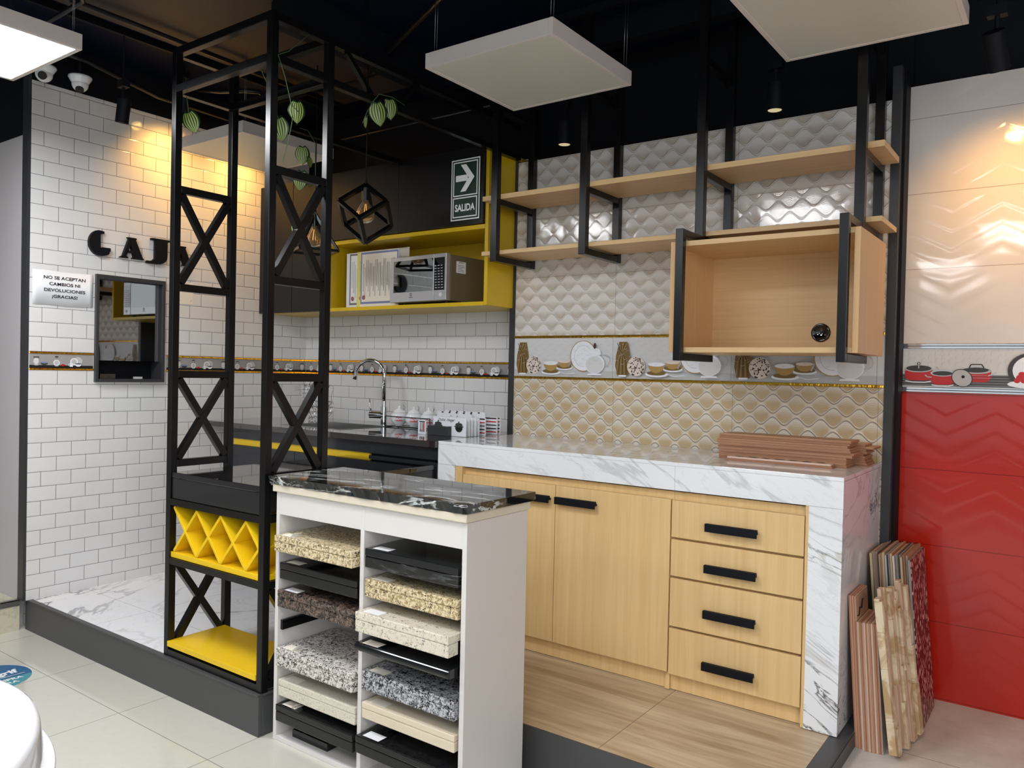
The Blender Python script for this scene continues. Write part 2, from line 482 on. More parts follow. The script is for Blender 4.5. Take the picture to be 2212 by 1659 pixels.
def struct(o): o['kind'] = 'structure'; return o
def part_label(o, t): o['label'] = t; return o
def copy_tree(o, parent=None):
    c = o.copy(); COL.objects.link(c); c.parent = parent
    for ch in list(o.children): copy_tree(ch, c)
    return c

# flat artwork painted on a plane: f(u, v, w) -> xyz, w = distance in front of the surface
class Art:
    def __init__(s, f, mats, step=.00025, w0=.0004):
        s.f = f; s.mats = mats; s.mb = MB(); s.w = w0; s.step = step
    def i(s, m): return s.mats.index(m)
    def poly(s, pts, m):
        s.w += s.step; s.mb.add([s.f(u, v, s.w) for u, v in pts], [tuple(range(len(pts)))], s.i(m)); return s
    def rect(s, u0, u1, v0, v1, m): return s.poly([(u0, v0), (u1, v0), (u1, v1), (u0, v1)], m)
    def ell(s, u, v, a, b, m, n=28, t0=0, t1=360, rot=0):
        pts = []; c, q = math.cos(math.radians(rot)), math.sin(math.radians(rot))
        k = n if abs(t1-t0) >= 360 else n+1
        for i in range(k):
            t = math.radians(t0+(t1-t0)*i/n); x, y = a*math.cos(t), b*math.sin(t)
            pts.append((u+x*c-y*q, v+x*q+y*c))
        return s.poly(pts, m)
    def line(s, pts, wd, m):
        s.w += s.step
        for (a, b), (c, d) in zip(pts, pts[1:]):
            L = math.hypot(c-a, d-b) or 1; nx, ny = -(d-b)/L*wd/2, (c-a)/L*wd/2
            s.mb.add([s.f(x, y, s.w) for x, y in ((a+nx, b+ny), (a-nx, b-ny), (c-nx, d-ny), (c+nx, d+ny))], [(0, 1, 2, 3)], s.i(m))
        return s
    def ring(s, u, v, a, b, wd, m, t0=0, t1=360, rot=0, n=32):
        c, q = math.cos(math.radians(rot)), math.sin(math.radians(rot)); pts = []
        for i in range(n+1):
            t = math.radians(t0+(t1-t0)*i/n); x, y = a*math.cos(t), b*math.sin(t); pts.append((u+x*c-y*q, v+x*q+y*c))
        return s.line(pts, wd, m)
    def text(s, body, u, v, size, m, sx=1., bold=0., align='CENTER', rot=0, shear=0.):
        s.w += s.step
        vs, fs = text_geo(body, size, bold, align, shear); c, q = math.cos(math.radians(rot)), math.sin(math.radians(rot))
        s.mb.add([s.f(u+(x*sx)*c-y*q, v+(x*sx)*q+y*c, s.w) for x, y in vs], fs, s.i(m)); return s
    def build(s, name, parent=None): return s.mb.build(name, s.mats, parent)
def text_geo(body, size, bold=0., align='CENTER', shear=0.):
    cu = bpy.data.curves.new('text', 'FONT'); cu.body = body; cu.size = size; cu.align_x = align; cu.offset = bold; cu.shear = shear
    cu.resolution_u = 4
    ob = bpy.data.objects.new('text', cu); COL.objects.link(ob)
    dg = bpy.context.evaluated_depsgraph_get(); ev = ob.evaluated_get(dg); me = ev.to_mesh()
    vs = [(v.co.x, v.co.y) for v in me.vertices]; fs = [tuple(p.vertices) for p in me.polygons]
    ev.to_mesh_clear(); bpy.data.objects.remove(ob); bpy.data.curves.remove(cu)
    return vs, fs
ZF = .157; XL = -4.33; YW = 3.42; YB = 3.56; ZT = 1.044
fback = lambda y: (lambda u, v, w: (u, y-w, v))
fleft = lambda x: (lambda u, v, w: (x+w, u, v))

# ---------------------------------------------------------------- room shell
struct(MB().box(-7.5, 4.2, -6.2, 2.235, -.05, 0).box(-7.5, -2.44, 2.235, 6, -.05, 0).build('floor', FLOORM))
struct(MB().box(-.608, 4.2, 2.2351, 3.60, 0, .10).build('floor', [CONC]))
struct(MB().box(XL, -2.451, 1.833, YB, 0, .1565).build('floor', [MARB_F]))
struct(MB().box(-2.4508, -.669, 2.2445, YB, 0, .1565).build('floor', [WOODF]))
struct(MB().box(-7.5, 4.2, -6.2, 4.6, 3.02, 3.08).build('ceiling', CEIL))
struct(MB().box(-3.76, -2.94, .10, 3.30, 2.99, 3.019).build('ceiling', CEILGLOW))  # thin slab added to carry the painted warm glow on the ceiling
# curb around the display platform
cb = MB()
cb.box(-4.371, -2.441, 1.815, 1.833, 0, .151); cb.box(-4.371, -2.441, 1.810, 1.835, .151, .1575)
cb.box(-2.459, -2.441, 1.833, 2.2345, 0, .151); cb.box(-2.461, -2.436, 1.835, 2.24, .151, .1575)
struct(cb.build('trim_1', CURB, bevel=.0015))
struct(MB().box(-2.44, -.608, 2.2355, 2.2445, 0, .1575).build('trim_2', CURB, bevel=.001))
struct(MB().box(-.668, -.608, 2.2445, 3.42, .0, .1575).build('trim_3', CURB, bevel=.0015))
struct(MB().box(-.60795, -.606, 2.2355, 3.42, .10, .152).build('trim_4', CURB))
# left tiled wall in three pieces around the border strip, with the cash window cut out
Wy0, Wy1, Wz0, Wz1 = 2.125, 2.520, 1.274, 1.858
lu = MB()
lu.box(XL-.12, XL, 1.80, Wy0, 1.43, 2.80).box(XL-.12, XL, Wy1, YB, 1.43, 2.80).box(XL-.12, XL, Wy0, Wy1, Wz1, 2.80)
struct(lu.build('wall_left', BR_LU))
ll = MB(); ll.box(XL-.12, XL, 1.80, Wy0, .158, 1.335).box(XL-.12, XL, 1.84, Wy0, .0, .158).box(XL-.12, XL, Wy1, YB, 0, 1.335).box(XL-.12, XL, Wy0, Wy1, 0, Wz0)
struct(ll.build('wall_left', BR_LL))
struct(MB().box(-4.34, -2.46, YB, YB+.1, 1.43, 2.55).build('wall_back', BR_BU))
struct(MB().box(-4.34, -2.46, YB, YB+.1, 0, 1.335).build('wall_back', BR_BL))
# wave relief wall (stands forward of the white tiled wall)
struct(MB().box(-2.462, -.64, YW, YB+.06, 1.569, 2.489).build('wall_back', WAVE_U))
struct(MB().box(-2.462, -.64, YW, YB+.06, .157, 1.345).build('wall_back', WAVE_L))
# chevron wall
struct(MB().box(-.628, 4.2, YB, YB+.1, 1.528, 2.574).build('wall_right', CHEV_W))
struct(MB().box(-.628, 4.2, YB, YB+.1, .0, 1.332).build('wall_right', CHEV_R))
# dark walls above the tiling and beyond
dk = MB(); dk.box(-4.46, -2.46, YB+.01, YB+.2, 2.551, 3.02).box(-2.4599, -.6, YB+.061, YB+.2, 2.45, 3.02); dk.box(-.7, 4.2, YB+.1, YB+.2, 2.45, 3.02)
struct(dk.build('wall_back', BLKMAT))
struct(MB().box(XL-.14, XL-.005, 1.801, YB+.1, 2.801, 3.02).build('wall_left', BLKMAT))
struct(MB().box(4.2, 4.3, -6.2, 3.7, 0, 3.02).build('wall_right', GREYWALL))
struct(MB().box(-7.5, -7.4, -6.2, 1.9, 0, 3.02).build('wall_left', GREYWALL))
# plaster wall behind the stairs at far left
struct(MB().box(-7.4, -4.454, 1.79, 1.836, 0, 2.53).box(-4.454, -4.393, 1.79, 1.799, 0, 2.53).build('wall_left', GREYWALL))
struct(MB().box(-7.4, -4.454, 1.79, 1.838, 2.531, 3.02).box(-4.454, -4.393, 1.79, 1.799, 2.531, 3.02).build('wall_left', BLKMAT))

# border strip, white tiled walls
def border_small(f, u0, u1, first, name):
    mats = [STRIPG, VLGREY, DGREY, LGREY, INK, CERAM, INKB, REDPOT, SILVER]
    a = Art(f, mats)
    a.rect(u0, u1, 1.3465, 1.4185, STRIPG); a.rect(u0, u1, 1.3465, 1.3605, INK)
    u = first
    while u < u1:
        def ok(x, r): return x-r > u0 and x+r < u1
        if ok(u+.030, .022):   # glass jar
            a.ell(u+.030, 1.381, .017, .019, SILVER).ell(u+.030, 1.381, .013, .015, VLGREY).rect(u+.016, u+.044, 1.398, 1.404, DGREY).ell(u+.030, 1.362, .012, .004, LGREY)
        if ok(u+.068, .022):   # bowl
            a.ell(u+.068, 1.374, .019, .014, DGREY, t0=180, t1=360).ell(u+.068, 1.374, .019, .004, INKB)
        if ok(u+.128, .020):   # crystal lamp
            a.ell(u+.128, 1.374, .016, .016, CERAM).ell(u+.128, 1.374, .011, .011, LGREY).rect(u+.125, u+.131, 1.388, 1.402, SILVER).rect(u+.120, u+.136, 1.402, 1.408, DGREY).ell(u+.128, 1.358, .010, .003, LGREY)
        if ok(u+.160, .012): a.ell(u+.160, 1.362, .010, .005, REDPOT)
        if ok(u+.222, .035):   # plates, mug and cup
            a.ell(u+.235, 1.384, .023, .022, LGREY).ell(u+.215, 1.381, .020, .019, CERAM).ell(u+.215, 1.381, .014, .013, LGREY)
            a.rect(u+.193, u+.209, 1.354, 1.373, CERAM).ring(u+.191, 1.364, .005, .006, .002, CERAM)
            a.ell(u+.236, 1.370, .017, .015, CERAM, t0=180, t1=360).ell(u+.236, 1.370, .017, .003, DGREY)
        u += .300
    return a.build(name)
def strips(name, boxes, mat):
    mb = MB()
    for b in boxes: mb.box(*b)
    return struct(mb.build(name, mat, bevel=.002))
struct(MB().box(XL-.12, XL-.001, 1.80, Wy0, 1.335, 1.43).box(XL-.12, XL-.001, Wy1, YB, 1.335, 1.43).build('trim_5', VLGREY))
struct(MB().box(-4.33, -2.46, YB+.001, YB+.1, 1.335, 1.43).build('trim_6', VLGREY))
struct(border_small(fleft(XL), 1.802, Wy0-.004, 1.805, 'trim_7'))
struct(border_small(fleft(XL), Wy1+.022, YB-.002, 2.585, 'trim_8'))
struct(border_small(fback(YB), XL+.003, -2.50, -4.40, 'trim_9'))
strips('trim_10', [(XL-.004, XL+.004, 1.801, Wy0-.002, z0, z1) for z0, z1 in ((1.335, 1.3465), (1.4185, 1.43))] +
       [(XL-.004, XL+.004, Wy1+.020, YB-.004, z0, z1) for z0, z1 in ((1.335, 1.3465), (1.4185, 1.43))], GOLD)
strips('trim_11', [(XL+.004, -2.475, YB-.004, YB+.003, z0, z1) for z0, z1 in ((1.335, 1.3465), (1.4185, 1.43))], GOLD)

# border strip with tableware, wave wall
struct(MB().box(-2.462, -.64, YW+.001, YB+.06, 1.345, 1.569).build('trim_12', VLGREY))
mats = [VLGREY, LGREY, BRONZE, GOLDP, CREAMP, DBROWN, CERAM, DGREY, INK, GOLD, SILVER]
a = Art(fback(YW), mats)
a.rect(-2.460, -.642, 1.3575, 1.392, LGREY)
for u in (-2.46, -1.86, -1.26):
    for i in range(20):
        for k in range(5):
            if -2.455 < u+.03*i+.012 < -.66: a.ring(u+.03*i+.015*(k % 2), 1.435+.024*k, .010, .010, .0012, LGREY, t0=(40 if i % 2 else 220), t1=(160 if i % 2 else 340), n=5)
a.w = .0012
for u in (-2.46, -1.86, -1.26):
    # tall bronze vase
    a.poly([(u+.025, 1.372), (u+.085, 1.372), (u+.094, 1.42), (u+.092, 1.47), (u+.078, 1.535), (u+.034, 1.535), (u+.018, 1.47), (u+.014, 1.42)], BRONZE)
    for k in range(6): a.line([(u+.022+.011*k, 1.378), (u+.030+.008*k, 1.45), (u+.022+.011*(5-k), 1.530)], .0025, DBROWN if k % 2 else GOLDP)
    a.rect(u+.035, u+.075, 1.366, 1.374, CERAM)
    # mottled sphere
    a.ell(u+.127, 1.417, .047, .047, CREAMP); rr = random.Random(3)
    for k in range(60):
        t = rr.random()*6.28; r = .044*math.sqrt(rr.random()); a.w -= .0002
        a.ell(u+.127+r*math.cos(t), 1.417+r*math.sin(t), .0055*rr.uniform(.4, 1), .004*rr.uniform(.4, 1), DBROWN, n=6, rot=rr.random()*180)
    a.w += .001
    # gold cups with saucers
    a.ell(u+.318, 1.405, .050, .013, CERAM).ell(u+.318, 1.410, .044, .011, BRONZE)
    a.ell(u+.318, 1.435, .036, .030, GOLDP, t0=180, t1=360).ell(u+.318, 1.437, .036, .008, CREAMP)
    a.ring(u+.360, 1.428, .011, .010, .003, GOLDP)
    a.ell(u+.238, 1.380, .058, .013, CERAM).ell(u+.238, 1.386, .050, .011, BRONZE)
    a.ell(u+.236, 1.425, .042, .038, GOLDP, t0=180, t1=360).ell(u+.236, 1.427, .042, .010, CERAM)
    a.line([(u+.282, 1.384), (u+.330, 1.372), (u+.38, 1.378)], .003, CERAM)
    a.line([(u+.345, 1.408), (u+.372, 1.47)], .006, SILVER)
    # plate and teapot
    a.ell(u+.430, 1.465, .073, .076, CERAM).ring(u+.430, 1.465, .073, .076, .0035, GOLDP).ring(u+.430, 1.465, .050, .053, .002, LGREY)
    a.ell(u+.497, 1.425, .056, .048, CERAM).ell(u+.497, 1.422, .050, .042, VLGREY).poly([(u+.460, 1.47), (u+.534, 1.47), (u+.528, 1.49), (u+.466, 1.49)], CERAM)
    a.ell(u+.497, 1.492, .030, .012, CERAM).ell(u+.497, 1.515, .007, .016, DBROWN).poly([(u+.462, 1.378), (u+.532, 1.378), (u+.538, 1.370), (u+.456, 1.370)], CERAM)
    a.line([(u+.448, 1.410), (u+.428, 1.44), (u+.420, 1.475)], .011, CERAM)
    a.ring(u+.560, 1.445, .024, .026, .006, LGREY, t0=-110, t1=120)
    a.line([(u+.5995, 1.358), (u+.5995, 1.556)], .0012, DGREY)
struct(a.build('trim_13'))
strips('trim_14', [(-2.462, -.642, YW-.006, YW+.003, 1.345, 1.3575), (-2.462, -.642, YW-.006, YW+.003, 1.5565, 1.569)], GOLD)

# border strip with red pots, chevron wall
struct(MB().box(-.628, 4.2, YB+.001, YB+.1, 1.332, 1.528).build('trim_15', VLGREY))
mats = [VLGREY, LGREY, WOODSLATE, DGREY, REDPOT, CERAM, INK, SILVER]
a = Art(fback(YB), mats)
a.rect(-.626, 4.1, 1.358, 1.405, WOODSLATE)
for k in range(9): a.line([(-.62, 1.362+k*.005), (-.3, 1.363+k*.005), (.6, 1.361+k*.005)], .0009, DGREY if k % 2 else LGREY)
for i in range(40):
    for k in range(3):
        u, v = -.600+.024*i, 1.435+.030*k+(.015 if i % 2 else 0)
        a.w -= .0005; a.line([(u, v), (u, v+.014), (u+.012, v+.021)], .0009, LGREY); a.w += .00025
a.w = .0015
for u in (-.60, .12):
    a.ell(u+.262, 1.421, .052, .012, DGREY).poly([(u+.214, 1.42), (u+.314, 1.42), (u+.316, 1.395), (u+.300, 1.377), (u+.228, 1.377), (u+.212, 1.395)], REDPOT)
    a.ell(u+.264, 1.420, .050, .011, LGREY).ell(u+.264, 1.424, .042, .010, DGREY).line([(u+.240, 1.432), (u+.246, 1.446), (u+.282, 1.446), (u+.290, 1.432)], .0035, INK).line([(u+.305, 1.402), (u+.332, 1.416)], .004, SILVER)
    a.poly([(u+.012, 1.425), (u+.112, 1.425), (u+.112, 1.388), (u+.095, 1.379), (u+.030, 1.379), (u+.013, 1.388)], REDPOT)
    a.ell(u+.062, 1.425, .051, .013, LGREY).ell(u+.062, 1.428, .046, .012, DGREY).ell(u+.062, 1.447, .006, .006, INK).ell(u+.062, 1.447, .003, .003, CERAM).line([(u+.062, 1.428), (u+.062, 1.442)], .004, SILVER)
    a.line([(u+.014, 1.377), (u+.040, 1.372), (u+.085, 1.372), (u+.110, 1.377)], .004, CERAM)
    a.ring(u+.004, 1.423, .011, .008, .003, LGREY, t0=90, t1=330).ring(u+.122, 1.425, .011, .010, .003, LGREY, t0=-100, t1=90)
    a.poly([(u+.106, 1.410), (u+.190, 1.410), (u+.188, 1.372), (u+.175, 1.364), (u+.120, 1.364), (u+.108, 1.374)], REDPOT)
    a.ell(u+.148, 1.410, .043, .013, SILVER).ell(u+.148, 1.409, .036, .009, DGREY).line([(u+.086, 1.402), (u+.094, 1.394), (u+.110, 1.393)], .004, LGREY)
    a.line([(u+.110, 1.363), (u+.130, 1.359), (u+.168, 1.359), (u+.188, 1.364)], .004, CERAM)
    a.ell(u+.216, 1.392, .036, .031, LGREY, rot=-40).ring(u+.216, 1.392, .037, .032, .003, DGREY, rot=-40).ell(u+.220, 1.397, .006, .006, INK)
    a.ell(u+.44, 1.425, .072, .066, DGREY).ell(u+.444, 1.425, .060, .055, CERAM).ell(u+.45, 1.372, .082, .016, CERAM)
    for k in range(14): a.w -= .0002; a.ell(u+.40+.007*k, 1.386+.012*((k*7) % 3), .011, .010, REDPOT, n=12)
    a.w += .002
struct(a.build('trim_16'))
strips('trim_17', [(-.625, 4.1, YB-.006, YB+.003, 1.332, 1.341), (-.625, 4.1, YB-.003, YB+.003, 1.342, 1.352), (-.625, 4.1, YB-.006, YB+.003, 1.519, 1.528), (-.625, 4.1, YB-.003, YB+.003, 1.508, 1.518)], CHROME)

# charcoal metal posts and edge profiles
struct(MB().box(-4.392, -4.332, 1.785, 1.7995, .158, 3.018).box(-4.392, -4.372, 1.7995, 1.838, .158, 3.018).build('trim_18', CURBD))
struct(MB().box(-2.497, -2.4625, YW-.004, YB-.002, .16, 2.50).build('trim_19', CURBD))
struct(MB().box(-.639, -.606, YW-.004, YB-.002, .16, 2.62).build('trim_20', CURBD))
struct(MB().box(-.6055, -.596, YW+.04, YB-.008, .101, 2.62).build('trim_21', BLKMAT))

# stairs at the far left
st = MB(); st.box(-4.86, -4.376, .2, 1.789, 0, .152); st.box(-7.3, -4.86, .2, 1.789, 0, .32)
struct(st.build('stair', TRAV))
st = MB(); st.box(-4.40, -4.372, .2, 1.789, .1525, .160); st.box(-4.376, -4.372, .2, 1.789, .128, .160); st.box(-4.89, -4.856, .2, 1.789, .3205, .327)
struct(st.build('trim_22', STEEL, bevel=.002))
# ================================================================ black steel display tower
T = thing('display_tower', 'tall black steel four-post tower with crossed braces on the platform corner', 'display stand', (-2.77, 1.98, .1576))
tx0, tx1, ty0, ty1, tw = -3.10, -2.442, 1.826, 2.126, .031
tzb, tzt = .158, 2.69
def post(x, y): MB().box(x, x+tw, y, y+tw, tzb, tzt).build('post', BLACK, T, bevel=.002)
for x in (tx0, tx1-tw):
    for y in (ty0, ty1-tw): post(x, y)
sx = (tx0, tx1-tw)
for zz in (2.505, 2.659):                       # two rings at the top
    for y in (ty0, ty1-tw): MB().box(tx0+tw, tx1-tw, y, y+tw, zz, zz+.031).build('rail', BLACK, T, bevel=.002)
    for x in sx: MB().box(x, x+tw, ty0+tw, ty1-tw, zz, zz+.031).build('rail', BLACK, T, bevel=.002)
for x in sx:
    for zz in (2.095, 1.686, 1.322, .948, .168):
        MB().box(x+.001, x+tw-.001, ty0+tw, ty1-tw, zz, zz+.031).build('rail', BLACK, T, bevel=.002)
    for za, zb in ((1.717, 2.095), (.979, 1.322), (.199, .545)):
        ya, yb = ty0+tw, ty1-tw
        MB().bar((x+tw/2, ya+.008, za+.004), (x+tw/2, yb-.008, zb-.004), .028, .028, (1, 0, 0)).build('brace', BLACK, T)
        MB().bar((x+tw/2, ya+.008, zb-.004), (x+tw/2, yb-.008, za+.004), .026, .028, (1, 0, 0)).build('brace', BLACK, T)
    for zz in (.545, .792): MB().box(x+.001, x+tw-.001, ty0+tw, ty1-tw, zz, zz+.027).build('rail', BLACK, T)
for zz in (.545, .792, .160):
    for y in (ty0+.001, ty1-tw-.001): MB().box(tx0+tw, tx1-tw, y, y+tw, zz, zz+.027).build('rail', BLACK, T)
part_label(MB().box(tx0+.012, tx1-.012, ty0-.012+.02, ty1-.012, .573, .596).build('shelf_board', YEL, T, bevel=.0015), 'yellow shelf board')
part_label(MB().box(tx0+.028, tx1-tw-.004, ty0-.002, ty1-.028, .1995, .222).build('shelf_board', YEL, T, bevel=.0015), 'yellow bottom shelf board')

# zigzag wine rack on the yellow shelf
wr = thing('wine_rack', 'yellow lattice wine rack of crossed boards on the tower middle shelf', 'wine rack', (-2.77, 1.98, .5965))
x0r, x1r, zr0, zr1, th = tx0+.050, tx1-.045, .600, .785, .012
for i in range(4):
    xa = -3.053+i*.163; f_ = 1. if i < 3 else .52
    xb = xa+.163*f_; dz_ = (zr1-zr0)*f_
    MB().bar((xa, 1.966, zr1), (xb, 1.966, zr1-dz_), .262, th, (0, 1, 0)).build('slanted_board', YEL, wr, bevel=.001)
    MB().bar((xa, 1.966, zr0), (xb, 1.966, zr0+dz_), .260, th, (0, 1, 0)).build('slanted_board', YEL, wr, bevel=.001)

# glossy dark bar counter running from the tower to the kitchen block
bc = thing('bar_counter', 'glossy black granite bar counter running through the steel tower to the sink cabinets', 'counter', (-2.77, 2.3, .82))
MB().box(tx0+tw+.001, tx1-tw-.001, 1.832, 2.812, .905, .929).build('countertop', GRAN_BLK, bc, bevel=.003)
MB().box(tx0+tw+.003, tx1-tw-.003, 1.834, 1.85, .8205, .9045).build('apron', APRON, bc, bevel=.001)
for x in (tx0+.034, tx1-tw-.018): MB().box(x, x+.014, 1.851, 2.812, .8205, .9045).build('apron', APRON, bc)

# ceiling-hung black steel bars from tower to back wall
cf = thing('overhead_frame', 'long black steel bars running overhead from the tower to the back wall', 'ceiling frame', (-2.45, 2.8, 2.50))
MB().box(-2.471, -2.443, 2.1265, 3.415, 2.500, 2.528).build('bar', BLACK, cf)
MB().box(-2.471, -2.443, 2.1265, 3.415, 2.660, 2.688).build('bar', BLACK, cf)
MB().box(-3.099, -3.071, 2.1265, 3.185, 2.505, 2.533).build('bar', BLACK, cf)
for ya, yb in ((2.20, 2.34), (2.62, 2.50)): MB().bar((-2.457, ya, 2.66), (-2.457, yb, 2.53), .02, .02, (1, 0, 0)).build('brace', BLACK, cf)
for y in (2.30, 3.0): MB().box(-2.464, -2.450, y, y+.014, 2.689, 3.019).build('hanger_rod', BLACK, cf)

# ================================================================ hanging shelf
hs = thing('hanging_shelf', 'black steel ceiling-hung rack with two long pale wood shelves before the relief tiles', 'shelf', (-1.5, 3.25, 1.90))
px = (-2.355, -1.850, -1.292, -.676); Yf, Yr = 3.070, 3.382
for i, x in enumerate(px):
    zb = 1.917 if i < 2 else 1.925
    MB().box(x-.018, x+.018, Yf, Yf+.034, zb, 3.019).build('post', BLACK, hs, bevel=.002)
    MB().box(x-.018, x+.018, Yr, Yr+.034, zb, 3.019).build('post', BLACK, hs, bevel=.002)
    MB().box(x-.017, x+.017, Yf+.034, Yr, zb, zb+.03).build('crossbar', BLACK, hs, bevel=.002)
    MB().box(x-.017, x+.017, Yf+.034, Yr, 2.197, 2.226).build('crossbar', BLACK, hs, bevel=.002)
    MB().box(x-.014, x+.014, Yf+.034, Yr, 2.66, 2.69).build('crossbar', BLACK, hs)
part_label(MB().box(-2.452, -.602, Yf+.0345, Yr-.001, 2.2265, 2.250).build('shelf_board', WOODC_X, hs, bevel=.001), 'upper pale wood shelf')
part_label(MB().box(-2.452, -.604, Yf+.0345, Yr-.001, 1.9555, 1.975).build('shelf_board', WOODC_X, hs, bevel=.001), 'lower pale wood shelf')

# pale wood box under the shelf, in two U-shaped black brackets
wb = thing('open_wall_box', 'open pale wood box hanging under the right end of the shelf', 'wall cabinet', (-.98, 3.1, 1.469))
bx0, bx1, by0, by1, bz0, bz1, bt = -1.333, -.629, 2.897, 3.318, 1.469, 1.905, .020
MB().box(bx0, bx0+bt, by0, by1, bz0, bz1).build('side_panel', WOODC_Y, wb, bevel=.001)
MB().box(bx1-bt, bx1, by0, by1, bz0, bz1).build('side_panel', WOODC_Y, wb, bevel=.001)
MB().box(bx0+bt, bx1-bt, by0+.001, by1, bz0, bz0+bt).build('bottom_panel', WOODC_X, wb, bevel=.001)
MB().box(bx0+bt, bx1-bt, by0+.001, by1, bz1-bt, bz1).build('top_panel', WOODC_X, wb, bevel=.001)
MB().box(bx0+bt, bx1-bt, by1-.02, by1-.002, bz0+bt, bz1-bt).build('back_panel', WOODC_X, wb)
g = MB(); gy = by1-.021
g.lathe([(.0, -.001), (.026, -.002), (.030, -.006), (.036, -.006), (.038, .0)], (-.857, gy, 1.562), n=40, axis='y')
part_label(g.build('cable_grommet', BLKGLASS, wb), 'round black cable cap')
def bracket(x, lab):
    b = thing('box_bracket', lab, 'bracket', (x, 2.88, 1.44))
    MB().box(x-.016, x+.016, 2.864, 2.894, 1.436, 1.950).build('upright', BLACK, b, bevel=.002)
    MB().box(x-.016, x+.016, 2.8945, 3.20, 1.437, 1.466).build('arm', BLACK, b, bevel=.002)
    MB().box(x-.016, x+.016, 2.8945, 3.069, 1.9215, 1.949).build('arm', BLACK, b, bevel=.002)
bracket(-1.284, 'black steel bracket around the left end of the pale wood box')
bracket(-.677, 'black steel bracket around the right end of the pale wood box')

# ================================================================ marble counter and beech cabinets
mc = thing('marble_counter', 'white marble-tiled counter surround with dark veins on the wood floor platform', 'counter', (-1.55, 3.1, .158))
MB().box(-2.460, -.643, 2.816, 3.418, 1.030, 1.044).build('countertop', MARB_C, mc, bevel=.001)
MB().box(-2.460, -1.2565, 2.8165, 2.830, .9365, 1.0295).build('apron', MARB_C, mc)
MB().box(-1.2555, -.643, 2.8165, 2.830, .9365, 1.0295).build('apron', MARB_C, mc)
MB().box(-2.460, -2.355, 2.8165, 2.830, .160, .9355).build('side_leg', MARB_C, mc)
MB().box(-.755, -.6435, 2.8165, 2.830, .160, .9355).build('side_leg', MARB_C, mc)
MB().box(-.656, -.6435, 2.8305, 3.415, .160, 1.029).build('side_leg', MARB_C, mc)
MB().box(-2.460, -2.448, 2.8305, 3.415, .160, 1.029).build('side_leg', MARB_C, mc)

def handle(parent, x, z, w=.195, y=2.816):
    h = MB(); h.box(x, x+w, y-.030, y-.0235, z-.016, z+.014).box(x, x+w, y-.0235, y-.014, z+.004, z+.014)
    h.box(x+.004, x+.016, y-.0235, y+.0002, z-.006, z+.004).box(x+w-.016, x+w-.004, y-.0235, y+.0002, z-.006, z+.004)
    return part_label(h.build('handle', BLKMAT, parent, bevel=.0015), 'black bar handle')
dc = thing('base_cabinet', 'pale wood base cabinet with two tall doors under the marble counter', 'cabinet', (-1.8, 3.0, .158))
b = MB(); b.box(-2.353, -2.312, 2.8185, 3.38, .160, .9355).box(-2.312, -1.267, 2.842, 3.38, .232, .929).box(-2.312, -1.285, 2.845, 2.87, .160, .231).box(-1.285, -1.267, 2.835, 2.87, .160, .231)
b.build('body', WOODC_Z, dc)
for x0, x1, hx in ((-2.306, -1.7985, -2.010), (-1.7955, -1.2705, -1.785)):
    d = MB().box(x0, x1, 2.816, 2.8345, .232, .900).build('door', WOODC_Z, dc, bevel=.0012); handle(d, hx, .842)
du = thing('drawer_cabinet', 'pale wood four-drawer cabinet at the right end under the marble counter', 'cabinet', (-1.0, 3.0, .158))
b = MB(); b.box(-.766, -.7555, 2.8185, 3.38, .160, .9355).box(-1.266, -.7665, 2.842, 3.38, .232, .929).box(-1.266, -.7665, 2.845, 2.87, .160, .231)
b.build('body', WOODC_Z, du)
for z0, z1, hz in ((.757, .898, .826), (.608, .748, .672), (.414, .599, .502), (.227, .405, .308)):
    d = MB().box(-1.265, -.769, 2.816, 2.8345, z0, z1).build('drawer', WOODC_Z, du, bevel=.0012); handle(d, -1.121, hz-.01)

# ================================================================ dark kitchen run
wt = thing('worktop', 'dark polished stone worktop with sink cut-out along the white brick tiles', 'worktop', (-3.4, 3.2, 1.02))
w_ = MB(); sk = (-3.74, -3.28, 2.93, 3.30)
w_.box(XL+.002, sk[0], 2.795, YB-.002, 1.012, 1.042).box(sk[1], -2.498, 2.795, YB-.002, 1.012, 1.042).box(sk[0], sk[1], 2.795, sk[2], 1.012, 1.042).box(sk[0], sk[1], sk[3], YB-.002, 1.012, 1.042)
w_.box(-2.4975, -2.462, 2.795, YW-.006, 1.012, 1.042)
w_.build('slab', new_mat('polished_dark_brown_stone', (46, 40, 38), .05, coat=.6, spec=.8), wt)
sn = thing('kitchen_sink', 'rectangular stainless steel sink set in the dark worktop', 'sink', (-3.5, 3.1, .85))
s_ = MB(); a0, a1, b0, b1 = sk
s_.box(a0+.001, a0+.004, b0+.001, b1-.001, .87, 1.043).box(a1-.004, a1-.001, b0+.001, b1-.001, .87, 1.043).box(a0+.004, a1-.004, b0+.001, b0+.004, .87, 1.043).box(a0+.004, a1-.004, b1-.004, b1-.001, .87, 1.043).box(a0+.004, a1-.004, b0+.004, b1-.004, .867, .870)
s_.build('basin', STEEL, sn)
r_ = MB(); r_.box(a0-.012, a1+.012, b0-.012, b0, 1.0423, 1.0445).box(a0-.012, a1+.012, b1, b1+.012, 1.0423, 1.0445).box(a0-.012, a0, b0, b1, 1.0423, 1.0445).box(a1, a1+.012, b0, b1, 1.0423, 1.0445)
r_.build('rim', STEEL, sn)
MB().cyl((-3.5, 3.1, .8702), (-3.5, 3.1, .873), .04).build('drain', CHROME, sn)
kc = thing('sink_cabinet', 'glossy dark grey base cabinets with yellow grip channel under the dark worktop', 'cabinet', (-3.3, 3.1, .158))
MB().box(-4.100, -4.086, 2.82, YB-.01, .158, 1.011).build('end_panel', EDGE, kc)
